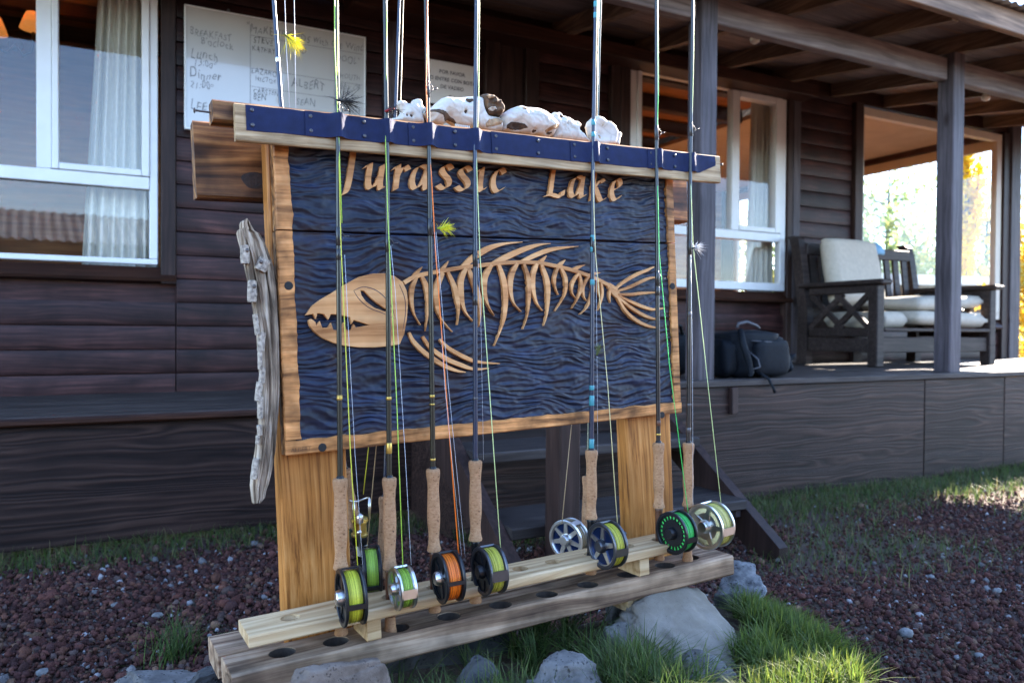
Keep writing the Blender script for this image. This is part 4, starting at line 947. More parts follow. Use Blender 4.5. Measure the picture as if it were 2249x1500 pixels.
# r7: big silver reel
R7, g, bd, on = rod('fly_rod', 'rightmost front fly rod with large silver reel past the plank end', [(1512, 972), (1516, 390), (1521, 0)], .150, blank='blank_black', butt=.04, bands=((945, .01, 'steel'), (890, .006, 'steel'), (690, .01, 'steel')), guides=(545, 286))
rp = g+bd*.19; reel(R7, SL(1560, 1153, rp.y-.058), rp, .053, .046, .14, 'alu', 'alu', 'l_cream', 'alu', 5, (-6, 110, 235), .009, True, .1, 'l_olive', plate='open')
fline(R7, [(1584, 1110, -.045), (1550, 800), (1522, 540), (1517, 400, -.0068), (1518, 330, -.0068), (1523, 150, -.014), (1525, 0, -.018), (1526, -200, -.02)], 'l_pale'); fline(R7, [(1522, 1110, -.01), (1521, 800), (1517, 560)], 'leader', .0004)
# rods standing behind the board
RB2, g, bd, on = rod('fly_rod', 'fly rod behind the board whose black reel shows beside the left post', [(846, 1090), (862, 500), (868, 260), (877, 0)], .165, lyf=back_ly, blank='blank_blue', butt=.03, r0=.005)
rp = g+bd*.205; reel(RB2, SL(815, 1252, rp.y-.058), rp, .048, .036, -.25, 'reel_black', 'reel_black', 'l_lime', 'reel_black', 5, (-30, 95, 215), .0045, False, 1.5)
fline(RB2, [(805, 1215, .09), (870, 500, .17), (879, 250, .19), (886, 0, .19)], 'l_tan', .001)
RB5, g, bd, on = rod('fly_rod', 'fly rod behind the board whose silver reel shows left of the right post', [(1291, 1045), (1305, 500), (1312, 260), (1319, 0)], .150, lyf=back_ly, blank='blank_green', butt=.03, r0=.005)
rp = g+bd*.185; reel(RB5, SL(1250, 1183, rp.y-.05), rp, .046, .032, .35, 'alu', 'alu', 'l_tan', 'alu', 7, (60, 180, 300), .006, False, 2.5, plate='reel_blue')
fline(RB5, [(1234, 1150, .1), (1252, 965, .13), (1300, 500, .17), (1311, 250, .19), (1315, 0, .19)], 'l_tan', .001)
# spinning rod behind the left post
RS, g, bd, on = rod('spinning_rod', 'spinning rod behind the left post with chrome and gold fixed spool reel', [(757, 1030), (700, 700), (617, 228), (601, 0)], .12, lyf=back_ly, blank='blank_blue', seat='seat_black', bands=((62, .01, 'alu'),), r0=.006, group=None)
def sl(px, py, ly=.11): return SL(px, py, ly)
sb = Vector(sl(790, 1150, .12)); ax = Vector((0, -.12, 1)).normalized()
RSR = obj('reel', MB().lathe(Vector(sl(795, 1222, .12)), ax, [(0, .004), (.004, .010), (.02, .0125), (.035, .011), (.05, .008)], 18), plain('reel_white', (.7, .7, .68), .3), RS, fn=SW, smooth=True, sharp=.7)
obj('spool', MB().lathe(Vector(sl(790, 1180, .115)), ax, [(0, .008), (.003, .0165), (.008, .0175), (.010, .014), (.03, .0135), (.034, .017), (.04, .016), (.044, .008)], 22), M['gold'], RSR, fn=SW, smooth=True, sharp=.6)
obj('rotor', MB().lathe(Vector(sl(791, 1197, .115)), ax, [(0, .007), (.004, .016), (.014, .018), (.02, .0172), (.021, .012)], 22), M['seat_black'], RSR, fn=SW, smooth=True, sharp=.6)
bt = Vector(sl(790, 1100, .115)); ring_ = [bt+Vector((.019*math.cos(t), .019*math.sin(t), .004*math.cos(2*t))) for t in np.linspace(-.4, math.pi+.6, 20)]
obj('bail', MB().tube(ring_, .0018, 8).tube([ring_[0], ring_[0]-ax*.04], .0025, 8).tube([ring_[-1], ring_[-1]-ax*.04], .0025, 8), M['alu'], RSR, fn=SW, smooth=True)
obj('reel_handle', MB().tube([Vector(sl(792, 1205, .11)), Vector(sl(786, 1170, .06)), Vector(sl(790, 1168, .05))], [.004, .0035, .004], 8).lathe(Vector(sl(790, 1150, .05)), ax, [(0, .003), (.003, .007), (.016, .0065), (.02, .003)], 14), M['alu'], RSR, fn=SW, smooth=True)
fline(RS, [(798, 1085, .11), (809, 985, .09), (840, 600, .12), (880, 250, .2)], 'l_yellow', .0009)
fline(RS, [(645, -60, .2), (648, 100, .19), (650, 260, .16)], 'leader', .00045); fline(RS, [(624, -60, .2), (628, 90, .19), (637, 250, .16)], 'leader', .00045)

# ================================================================== FLIES
def fly(label, px, ly, cols, size, dirv=(1, .0, -.2), n=60, spread=.55, seed=0, cat='fishing fly'):
    random.seed(seed); c = Vector(SL(px[0], px[1], ly)); d = Vector(dirv).normalized()
    F_ = thing('fishing_fly', label, cat, SW(tuple(c)))
    mb = MB().lathe(c-d*size*.25, d, [(0, .001), (size*.1, .0022), (size*.35, .0028), (size*.6, .0016), (size*.7, .0004)], 10); obj('body', mb, plain('fly_body', cols[0], .8, 0, .3, 300), F_, fn=SW, smooth=True)
    mb = MB()
    for k in range(n):
        o = c+d*random.uniform(-.15, .25)*size; v = (d*random.uniform(.5, 1.1)+Vector((random.gauss(0, spread), random.gauss(0, spread), random.gauss(0, spread)))).normalized(); ln = size*random.uniform(.5, 1.0)
        s = v.cross(Vector((random.random(), random.random(), random.random()))).normalized()*.00045; m_ = o+v*ln*.55+Vector((0, 0, -.04*size)); e = o+v*ln+Vector((0, 0, -.22*size*random.random()))
        mb.add([tuple(o-s), tuple(o+s), tuple(m_+s), tuple(m_-s), tuple(e)], [(0, 1, 2, 3), (3, 2, 4)])
    obj('hackle', mb, plain('fly_hackle', cols[1], .7, 0, .3, 400), F_, fn=SW)
    pts = [c-d*size*.3, c-d*size*.1+Vector((0, 0, -.001)), c+d*size*.15+Vector((0, 0, -.002)), c+d*size*.3+Vector((0, 0, -.005)), c+d*size*.22+Vector((0, 0, -.010)), c+d*size*.1+Vector((0, 0, -.008))]
    obj('hook', MB().tube(pts, .0006, 6), M['steel'], F_, fn=SW, smooth=True); random.seed(7+seed); return F_
fly('fluffy yellow fishing fly hooked on the orange lined rod over the board seam', (968, 501), -.02, ((.35, .42, .02), (.75, .72, .03)), .03, (1, -.1, .15), 90, .35, 1)
fly('yellow fishing fly dangling by the rod tip in front of the whiteboard', (632, 82), .19, ((.1, .1, .02), (.72, .62, .04)), .042, (.8, 0, -.6), 110, .4, 2)
fly('black feathered fishing fly on the leftmost front rod just above the rail', (750, 222), -.016, ((.01, .01, .01), (.012, .012, .013)), .042, (.8, -.1, -.1), 90, .55, 3)
fly('dark red fishing fly tucked at the rail top beside the second rod', (853, 243), -.014, ((.3, .01, .01), (.03, .02, .02)), .03, (.8, -.1, .3), 50, .6, 4)
fly('white and black fishing fly tied on the rightmost rod', (1524, 545), -.018, ((.02, .02, .02), (.6, .6, .6)), .035, (1, -.1, .15), 60, .35, 5)
fly('small olive fishing fly on the teal wrapped rod below the ribs', (1312, 775), -.018, ((.06, .08, .02), (.1, .12, .04)), .026, (.2, -.1, 1), 50, .4, 6)
# ================================================================== DRIFTWOOD WITH BARK CHIPS
M['drift'] = wood('driftwood_grey', [(.05, .03, .018), (.34, .25, .17), (.56, .45, .34)], 2, 150, 6, .9, 1., .006, (.5, 1.4), .05, rings=5, patch_scale=18)
M['bark'] = plain('pale_bark', (.33, .27, .21), .9, 0, .6, 160, .8, 260)
DY = .055
def cD(x, y): q = SL(480+x/2.2727, 460+y/2.2727, DY); return q[0], q[2]
sec = [(52, 128, 140), (58, 112, 150), (75, 106, 158), (100, 108, 172), (108, 90, 176), (112, 90, 196), (135, 92, 206), (160, 98, 222), (220, 115, 244), (300, 130, 272), (400, 152, 285), (500, 172, 291), (600, 190, 298), (700, 197, 300), (800, 205, 300), (900, 212, 298), (1000, 207, 293), (1100, 200, 285), (1200, 187, 280), (1300, 170, 265), (1375, 160, 248), (1400, 163, 236), (1440, 168, 228), (1462, 172, 205)]
DW = thing('driftwood', 'weathered grey driftwood slab with bark chips hung on the left side of the rack', 'driftwood', SW((cD(210, 760)[0], DY, cD(200, 1460)[1])), rack=True)
rings = []; ns = 130
for i in range(ns+1):
    yy = sec[0][0]+(sec[-1][0]-sec[0][0])*i/ns
    k = max(j for j in range(len(sec)-1) if sec[j][0] <= yy); t = (yy-sec[k][0])/(sec[k+1][0]-sec[k][0])
    l = sec[k][1]+(sec[k+1][1]-sec[k][1])*t; r_ = sec[k][2]+(sec[k+1][2]-sec[k][2])*t
    xl_, z = cD(l, yy); xr_, _ = cD(r_, yy); c = (xl_+xr_)/2; hw = (xr_-xl_)/2; ring = []
    for q in range(64):
        a = 2*math.pi*q/64; ca, sa = math.cos(a), math.sin(a)
        g_ = noise.noise(Vector((math.cos(a)*2.6+3, math.sin(a)*2.6, z*2.2)))*.34+noise.noise(Vector((math.cos(a)*7, math.sin(a)*7, z*3.5)))*.34+noise.noise(Vector((math.cos(a)*15, math.sin(a)*15, z*5)))*.2
        g_ -= .18*max(0, noise.noise(Vector((a*3.1, 4, z*1.2))))
        e = (abs(ca)**.75)*(1 if ca > 0 else -1)
        ring.append((c+hw*e*(1+.35*g_), DY+.017*sa*(1+g_*1.3), z+.004*noise.noise(Vector((a*2, z*9, 5)))))
    rings.append(ring)
obj('wood', MB().loft(rings), M['drift'], DW, fn=SW, smooth=True, sharp=1.2)
for i, (x, y, h_, w_, tl) in enumerate([(122, 232, 88, 46, .02), (208, 282, 56, 56, .5), (157, 413, 104, 46, .05), (178, 577, 102, 26, -.08), (203, 662, 92, 36, .12), (196, 752, 90, 22, .03), (206, 826, 76, 30, .1), (190, 905, 92, 34, .15), (197, 985, 108, 28, .05), (194, 1097, 48, 24, -.1), (184, 1145, 42, 18, .1), (170, 1287, 98, 32, .18)]):
    x0, z0 = cD(x, y); sx = abs(cD(x+w_, y)[0]-x0)/2; sz = abs(cD(x, y+h_)[1]-z0)/2; rings = []
    for k in range(9):
        t = -1+2*k/8; rr_ = []
        for q in range(14):
            a = 2*math.pi*q/14; d_ = 1+.16*noise.noise(Vector((math.cos(a)*2+i, math.sin(a)*2, t*2)))
            xx = sx*math.cos(a)*d_*(1 if abs(t) < 1 else .9); zz = sz*t*(1+.08*noise.noise(Vector((math.cos(a)*2, math.sin(a)*2, i)))) if abs(t) == 1 else sz*t
            rr_.append((x0+xx+tl*zz, DY-.018+.009*math.sin(a)*d_, z0+zz-tl*xx))
        rings.append(rr_)
    ch = obj('bark_chip', MB().loft(rings), M['bark'], DW, fn=SW, smooth=True, sharp=.8)
    if i < 3: obj('nail', MB().lathe((x0+sx*(.3 if i != 1 else -.4), DY-.0265, z0+sz*.45), (0, -1, 0), [(-.004, .0016), (0, .0035), (.0012, .0034), (.0018, .001)], 10), M['nail'], ch, fn=SW, smooth=True)

# ================================================================== SKULLS AND BONES ON THE BEAM
def bone_mat(name, stain=.55):
    m, nt, b = newmat(name); L = nt.links.new; tc = nd(nt, 'ShaderNodeTexCoord')
    n = nd(nt, 'ShaderNodeTexNoise', Scale=34, Detail=7, Roughness=.72); L(tc.outputs['Object'], n.inputs['Vector'])
    r = ramp(nt, [(.27, (.13, .065, .025)), (.34, (.36, .28, .18)), (.42, (.5, .46, .39)), (.75, (.58, .55, .49))]); L(n.outputs['Fac'], r.inputs['Fac'])
    v = nd(nt, 'ShaderNodeTexVoronoi', feature='DISTANCE_TO_EDGE', Scale=11); L(tc.outputs['Object'], v.inputs['Vector'])
    r2 = ramp(nt, [(0, (.2, .13, .08)), (.035, (1, 1, 1))]); L(v.outputs['Distance'], r2.inputs['Fac'])
    mx = nd(nt, 'ShaderNodeMixRGB', blend_type='MULTIPLY'); mx.inputs['Fac'].default_value = .22; L(r.outputs['Color'], mx.inputs['Color1']); L(r2.outputs['Color'], mx.inputs['Color2'])
    L(mx.outputs[0], b.inputs['Base Color']); b.inputs['Roughness'].default_value = .7
    bp = nd(nt, 'ShaderNodeBump', Strength=.4, Distance=.002); L(n.outputs['Fac'], bp.inputs['Height']); L(bp.outputs['Normal'], b.inputs['Normal']); return m
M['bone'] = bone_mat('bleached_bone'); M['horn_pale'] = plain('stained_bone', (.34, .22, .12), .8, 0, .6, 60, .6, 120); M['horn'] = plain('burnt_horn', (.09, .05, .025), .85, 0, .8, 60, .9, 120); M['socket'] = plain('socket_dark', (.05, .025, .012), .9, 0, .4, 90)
KY = cb+.02
def K(px, py, ly=KY): return Vector(SL(px, py, ly))
kpx = .00118     # metres per photo pixel at the beam

def kc(p): q = SL(840+p[0]/4.016, 180+p[1]/4.016, KY); return (q[0], q[2])
class Bone:
    """a bone body: traced side outline swollen to its real depth, with hollows"""
    def __init__(s, outline, T, D=.02, hollows=(), seed=0, crag=.18, ly=0.):
        s.P = np.array([kc(p) for p in outline]); s.T, s.D, s.seed, s.crag, s.ly = T, D, seed, crag, KY+ly
        s.h = [(*kc(c), r_*.25*kpx, d_) for c, r_, d_ in hollows]
    def dist(s, x, z):
        A, B_ = s.P, np.roll(s.P, -1, 0); d = B_-A; t = np.clip(((x-A[:, 0])*d[:, 0]+(z-A[:, 1])*d[:, 1])/(d**2).sum(1), 0, 1)
        return np.sqrt((A[:, 0]+t*d[:, 0]-x)**2+(A[:, 1]+t*d[:, 1]-z)**2).min()
    def thick(s, x, z):
        u = min(1, s.dist(x, z)/s.D); t = s.T*math.sqrt(max(0, 1-(1-u)**2))
        n_ = noise.noise(Vector((x*38, z*38, s.seed)))*.55+(.5-abs(noise.noise(Vector((x*75, z*75, s.seed+4)))))*.7+noise.noise(Vector((x*190, z*190, s.seed)))*.25
        t *= 1+s.crag*n_
        for hx, hz, hr, hd in s.h: t -= hd*math.exp(-(((x-hx)**2+(z-hz)**2)/hr**2))*min(1, u*3)
        return max(t, 0)
    def mesh(s, poly, step=.0024, off=0., shell=False):
        poly = np.array(poly); pts = []
        for k in range(len(poly)):
            a, b_ = poly[k], poly[(k+1) % len(poly)]; n_ = max(1, int(np.hypot(*(b_-a))/step))
            for q in range(n_):
                p = a+(b_-a)*q/n_
                pts.append((p[0]+.0007*noise.noise(Vector((p[0]*300, p[1]*300, 1))), p[1]+.0009*noise.noise(Vector((p[0]*260, p[1]*260, 7)))))
        nb = len(pts); x0, z0 = poly.min(0); x1, z1 = poly.max(0)
        pv = np.array(pts)
        def inside(x, z):
            c = False; m_ = len(poly); q = m_-1
            for k in range(m_):
                if (poly[k][1] > z) != (poly[q][1] > z) and x < (poly[q][0]-poly[k][0])*(z-poly[k][1])/(poly[q][1]-poly[k][1])+poly[k][0]: c = not c
                q = k
            return c
        ip = []
        for x in np.arange(x0, x1, step):
            for z in np.arange(z0, z1, step):
                xx, zz = x+random.uniform(-.2, .2)*step, z+random.uniform(-.2, .2)*step
                if inside(xx, zz) and ((pv-np.array((xx, zz)))**2).sum(1).min() > (.6*step)**2: ip.append((xx, zz))
        V_ = [Vector(p) for p in pts]+[Vector(p) for p in ip]
        r_ = geometry.delaunay_2d_cdt(V_, [(k, (k+1) % nb) for k in range(nb)], [], 1, 1e-7); co, fa = r_[0], [f for f in r_[2]]
        mb = MB(); th = [s.thick(p.x, p.y) for p in co]
        if shell:
            mb.v = [(p.x, s.ly-t-off, p.y) for p, t in zip(co, th)]+[(p.x, s.ly-t+.0006, p.y) for p, t in zip(co, th)]
        else:
            th = [max(t, .0008) for t in th]; mb.v = [(p.x, s.ly-t, p.y) for p, t in zip(co, th)]+[(p.x, s.ly+t*.8, p.y) for p, t in zip(co, th)]
        n_ = len(co); mb.f = [tuple(f) for f in fa]+[tuple(k+n_ for k in f[::-1]) for f in fa]
        ed = {}
        for f in fa:
            for k in range(len(f)): e = (f[k], f[(k+1) % len(f)]); ed[e] = 1
        for (a, b_) in list(ed):
            if (b_, a) not in ed: mb.f.append((b_, a, a+n_, b_+n_))
        return mb
    def body(s, name, mat, parent): return obj(name, s.mesh(s.P), M[mat], parent, fn=SW, smooth=True, sharp=1.3)
    def patch(s, name, poly, mat, parent, off=.0007): return obj(name, s.mesh([kc(p) for p in poly], .0022, off, True), M[mat], parent, fn=SW, smooth=True)
def oval(c, rx, ry, n_=16, seed=0): return [(c[0]+rx*math.cos(2*math.pi*k/n_)*(1+.15*math.sin(k*2.3+seed)), c[1]+ry*math.sin(2*math.pi*k/n_)*(1+.15*math.cos(k*1.7+seed))) for k in range(n_)]
# skull with long snout pointing left
S1 = thing('animal_skull', 'long white animal skull with burnt brown cranium, snout to the left, on the rack top', 'skull', SW(tuple(K(1010, 285))))
b_ = Bone([(352, 290), (360, 265), (410, 245), (445, 212), (490, 172), (520, 150), (565, 138), (620, 145), (680, 147), (740, 138), (800, 135), (850, 140), (878, 165), (880, 210), (890, 260), (915, 300), (960, 310), (1010, 320), (1040, 350), (1048, 400), (1040, 440), (960, 450), (870, 440), (800, 425), (720, 415), (640, 400), (560, 352), (530, 385), (480, 385), (415, 375), (395, 330)], .027, .022, [((735, 182), 34, .012), ((560, 330), 60, .008), ((690, 292), 14, .006), ((930, 380), 40, .008)], 1)
b_.body('skull', 'bone', S1)
b_.patch('nasal_cavity', [(354, 288), (366, 262), (410, 262), (470, 272), (540, 300), (600, 345), (632, 388), (560, 348), (528, 366), (500, 325), (440, 297), (390, 287)], 'horn', S1)
b_.patch('eye_socket', oval((735, 182), 32, 20), 'socket', S1); b_.patch('foramen', oval((690, 292), 11, 15), 'socket', S1); b_.patch('cheek_stain', [(865, 392), (900, 352), (980, 335), (1028, 360), (1000, 400), (940, 412), (885, 418)], 'horn_pale', S1)
b2_ = Bone([(846, 160), (852, 130), (880, 120), (930, 126), (960, 148), (985, 168), (1012, 172), (1032, 210), (1044, 250), (1038, 292), (1010, 315), (960, 306), (905, 305), (872, 255), (860, 205)], .026, .016, [((910, 205), 26, .012), ((980, 235), 26, .012), ((930, 262), 22, .006)], 2, .5, -.006)
b2_.body('cranium', 'horn', S1); b2_.patch('braincase', [(890, 262), (915, 245), (950, 250), (958, 268), (930, 282), (900, 278)], 'bone', S1); b2_.patch('horn_core', [(870, 150), (900, 140), (940, 150), (925, 175), (885, 180)], 'horn_pale', S1)
for i in range(8): q = K(1001+i*4.2, 277+i*.6, KY-.025); obj('tooth', MB().lathe(q, (0, 0, -1), [(-.004, .0018), (.001, .0021), (.005, .0016), (.006, .0006)], 8), M['bone'], S1, fn=SW, smooth=True)
# rounded skull
S2 = thing('animal_skull', 'domed white skull lying brow up in the middle of the rack top', 'skull', SW(tuple(K(1155, 300))))
b_ = Bone([(1030, 315), (1050, 290), (1090, 262), (1130, 240), (1180, 222), (1215, 216), (1240, 229), (1300, 232), (1360, 238), (1420, 265), (1470, 310), (1505, 345), (1532, 380), (1534, 420), (1512, 442), (1492, 480), (1440, 500), (1380, 490), (1300, 478), (1200, 465), (1100, 452), (1048, 440), (1042, 390), (1030, 350)], .033, .03, [((1145, 410), 62, .012), ((1300, 455), 20, .01), ((1420, 462), 24, .01), ((1105, 320), 12, .004)], 3, .13)
b_.body('skull', 'bone', S2); b_.patch('eye_socket', [(1062, 398), (1090, 378), (1150, 380), (1200, 395), (1236, 428), (1180, 440), (1100, 436), (1062, 424)], 'socket', S2); b_.patch('jaw_joint', [(1384, 452), (1420, 425), (1480, 392), (1516, 376), (1526, 392), (1518, 420), (1486, 438), (1440, 448), (1412, 470)], 'horn_pale', S2); b_.patch('foramen', oval((1300, 452), 16, 10), 'socket', S2); b_.patch('foramen', oval((1432, 470), 20, 10), 'socket', S2); b_.patch('brow_stain', oval((1205, 262), 20, 14, 14, 3), 'horn_pale', S2)
# loose bones
B1 = thing('bone', 'white winged vertebra at the left end of the bones on the rack top', 'bone', SW(tuple(K(905, 270))))
b_ = Bone([(50, 330), (100, 314), (150, 302), (178, 262), (160, 220), (147, 172), (165, 154), (210, 158), (236, 182), (262, 186), (282, 156), (310, 142), (342, 140), (362, 162), (368, 205), (400, 232), (445, 212), (424, 252), (372, 275), (380, 372), (250, 370), (150, 360), (60, 345)], .018, .014, [((250, 300), 14, .007), ((212, 298), 9, .006), ((205, 215), 30, .007), ((320, 185), 24, .005)], 5, .2, .012)
b_.body('bone', 'bone', B1); b_.patch('foramen', oval((250, 303), 11, 14), 'socket', B1); b_.patch('foramen', oval((212, 298), 7, 10), 'socket', B1)
B2 = thing('bone', 'white bone with ragged sawtooth upper edge beside the domed skull', 'bone', SW(tuple(K(1245, 308))))
b_ = Bone([(1470, 340), (1494, 300), (1505, 275), (1522, 264), (1540, 274), (1562, 266), (1580, 285), (1590, 300), (1606, 298), (1622, 316), (1642, 306), (1655, 326), (1672, 322), (1684, 348), (1704, 342), (1722, 346), (1742, 368), (1762, 386), (1738, 404), (1736, 422), (1770, 450), (1830, 525), (1826, 545), (1760, 540), (1600, 525), (1490, 508), (1500, 440)], .022, .02, [((1560, 320), 26, .008), ((1600, 380), 10, .004)], 7, .2, .006)
b_.body('bone', 'bone', B2); b_.patch('foramen', oval((1560, 312), 18, 12), 'socket', B2)
B3 = thing('bone', 'round cupped white bone at the right end of the rack top', 'bone', SW(tuple(K(1320, 312))))
b_ = Bone([(1783, 402), (1798, 360), (1840, 322), (1890, 306), (1930, 318), (1962, 346), (2002, 356), (2040, 395), (2060, 450), (2054, 510), (2036, 560), (1960, 562), (1880, 556), (1830, 535), (1800, 475)], .016, .010, [((1925, 440), 120, .013), ((1895, 470), 20, .006)], 9, .1, -.004)
b_.body('bone', 'bone', B3); b_.patch('foramen', oval((1892, 490), 12, 22), 'horn_pale', B3)
B4 = thing('bone', 'short white knob of bone standing last at the right on the rack top', 'bone', SW(tuple(K(1357, 315))))
obj('bone', MB().lathe(K(1352, 318), (.25, 0, 1), [(0, .010), (.006, .0095), (.018, .009), (.026, .0115), (.03, .0105), (.031, .006), (.028, .004)], 18), M['bone'], B4, fn=SW, smooth=True)

# ================================================================== WHITEBOARD AND NOTICE ON THE WALL
M['board_white'] = plain('whiteboard_enamel', (.5, .49, .46), .16, 0, .06, 3, 0, 1, .55, 1.)
M['ink'] = plain('marker_ink', (.035, .035, .04), .5); M['ink_grey'] = plain('marker_ink_worn', (.15, .15, .155), .5)
wx0, wz1 = atY(405, 10, 4.43)[[0, 2]]; wx1 = atY(803, 83, 4.43)[0]; wz0 = 1.915; yb = 4.43
WB = thing('whiteboard', 'white marker board with handwritten meal times and fishing names on the dark wall', 'whiteboard', (float((wx0+wx1)/2), yb, float(wz0)))
obj('panel', MB().box(wx0+.008, wx1-.008, yb, yb+.015, wz0+.008, wz1-.008), M['board_white'], WB)
fr = MB().box(wx0, wx1, yb-.006, yb+.02, wz1-.0078, wz1, .002).box(wx0, wx1, yb-.006, yb+.02, wz0, wz0+.0078, .002).box(wx0, wx0+.0078, yb-.006, yb+.02, wz0+.008, wz1-.008, .002).box(wx1-.0078, wx1, yb-.006, yb+.02, wz0+.008, wz1-.008, .002)
obj('frame', fr, M['white'], WB)
obj('hanger', MB().lathe((wx0+.22, yb-.002, wz1+.012), (0, 1, 0), [(0, .002), (.002, .008), (.012, .008)], 12), M['steel'], WB)
def write(parent, y, txt, px, wpx, ink, sh=.15, off=0., jit=0., tall=1.35):
    p = atY(px[0], px[1], y); x1 = atY(px[0]+wpx, px[1], y)[0]; mb = text_mesh(txt, 1., sh, off, 'LEFT', 1.1)
    k = (x1-p[0])/max(v[0] for v in mb.v)
    mb.v = [(p[0]+(a+.05*math.sin(b_*7+a*2.1+px[0]))*k, y-.0008, p[2]+(b_*(1+.16*math.sin(a*2.3+px[1]))+.09*math.sin(a*3.1+px[0]))*k*tall) for a, b_, _ in mb.v]; stuff(obj('writing', mb, M[ink], parent))
for txt, px, s, ink in (('BREAKFAST', (416, 76), 93, 'ink_grey'), ("8'oclock", (440, 98), 72, 'ink_grey'), ('Lunch', (418, 126), 60, 'ink_grey'), ('13:00\u00ba', (425, 144), 50, 'ink_grey'), ('Dinner', (415, 170), 71, 'ink_grey'), ('21:00\u00ba', (417, 192), 52, 'ink_grey'), ('LEE', (417, 240), 38, 'ink_grey'),
                       ('"MAKE FRIENDS with the Wind', (541, 70), 258, 'ink_grey'), ('STEVE', (556, 94), 44, 'ink'), ('KATHRYN', (553, 112), 62, 'ink'), ('LAZARO', (552, 161), 56, 'ink'), ('HECTOR', (560, 178), 46, 'ink'), ('CARSTEN', (556, 204), 56, 'ink'), ('BEN', (555, 219), 30, 'ink'),
                       ('ALBERT', (640, 190), 74, 'ink_grey'), ('SEAN', (650, 229), 42, 'ink_grey'), ('POOL"', (740, 135), 50, 'ink_grey'), ('MOUTH', (745, 172), 46, 'ink_grey'), ('BAY OF', (746, 195), 46, 'ink_grey'), ('RES', (752, 208), 24, 'ink_grey'), ('SOUTH', (742, 244), 48, 'ink_grey'), ('DO', (650, 116), 22, 'ink')):
    write(WB, yb, txt, px, s, ink, .12, -.006, .003)
for (xa, ya, xb_, yb2) in ((550, 55, 549, 250), (735, 100, 734, 255)):
    a = atY(xa, ya, yb); c = atY(xb_, yb2, yb); obj('writing', MB().box(a[0]-.0015, a[0]+.0015, yb-.0009, yb-.0002, c[2], a[2]), M['ink_grey'], WB)
for ya in (78, 150, 190): 
    a = atY(550, ya, yb); obj('writing', MB().box(a[0], wx1-.02, yb-.0009, yb-.0002, a[2]-.0012, a[2]+.0012), M['ink_grey'], WB)
nx0, nz1 = atY(944, 130, 4.44)[[0, 2]]; nx1 = atY(1041, 145, 4.44)[0]; nz0 = nz1-.265; yn = 4.44
NT = thing('notice', 'small white notice asking for no wading boots, on the dark wall', 'notice', (float(nx0+nx1)/2, yn, float(nz0)))
obj('panel', MB().box(nx0, nx1, yn, yn+.006, nz0, nz1, .001), plain('notice_paper', (.7, .69, .66), .5, 0, .03), NT)
for i, t in enumerate(('POR FAVOR', 'NO ENTRE CON BOTAS', 'DE VADEO')):
    mb = text_mesh(t, .0315, 0, .0006, 'CENTER', 1.02); cx = (nx0+nx1)/2; mb.v = [(cx+a, yn-.0008, nz1-.075-i*.045+b_) for a, b_, _ in mb.v]; obj('lettering', mb, M['ink'], NT)
mb = MB(); cx = (nx0+nx1)/2; mb.prism([(cx-.06, nz1-.222), (cx-.03, nz1-.214), (cx-.012, nz1-.200), (cx+.004, nz1-.21), (cx+.02, nz1-.206), (cx+.06, nz1-.224), (cx+.02, nz1-.219), (cx-.02, nz1-.222)], 1, lambda a, b_, t: (a, yn-.0002-.0006*t, b_)); obj('emblem', mb, M['ink'], NT)
N2 = thing('notice', 'plain second white sheet hanging just below the boots notice', 'notice', (float(nx0+nx1)/2, yn, float(nz0)-.2)); obj('panel', MB().box(nx0+.005, nx1, yn+.001, yn+.006, nz0-.2, nz0-.02, .001), plain('sheet_paper', (.6, .6, .58), .6, 0, .05), N2)

# ================================================================== CURTAINS AND LAMPS INSIDE
def curtain(label, x0, x1, xb0, xb1, y, z0, z1, n=9, seed=0):
    """gathered cloth: top edge x0..x1, bottom edge xb0..xb1"""
    rings = []; nn = n*10
    for j in range(13):
        t = j/12; z = z1+(z0-z1)*t; row = []
        for i in range(nn+1):
            u = i/nn; uu = u+.012*math.sin(u*17+seed+t*1.3); xx = (x0+(xb0-x0)*t)+((x1-x0)+((xb1-xb0)-(x1-x0))*t)*uu
            row.append((xx, y+(.028+.01*math.sin(i*.11+seed))*math.sin(2*math.pi*n*u+.5*math.sin(t*3+seed)), z))
        rings.append(row)
    mb = MB().loft(rings, caps=False, closed=False); o = obj('curtain', mb, M['curtain'], None, ((x0+x1)/2, y, z0), smooth=True); tag(o, label, 'curtain'); return o
xa, xb_, xc, xd = WX(208, 100), WX(318, 100), WX(165, 540), WX(326, 540)
curtain('long pale curtain gathered inside the left window beside the sash frame', xa+.02, xb_+.05, xc, xd+.06, YW+.13, .8, 2.78, 7, 1)
curtain('narrow pale curtain at the left edge of the window behind the right porch post', WX(1388, 200)+.05, WX(1420, 200)+.06, WX(1388, 300)+.05, WX(1418, 300)+.06, YW+.14, 1.0, 2.75, 4, 2)
curtain('pale curtain drawn to the right edge of the window behind the porch bench', WX(1663, 250)+.1, WX(1700, 250)+.1, WX(1650, 600)+.08, WX(1700, 600)+.12, YW+.15, .9, 2.72, 5, 3)
M['shade'] = emit('lamp_shade_lit', (.55, .2, .045), .10); M['iron'] = plain('lamp_iron', (.02, .018, .016), .5, .6)
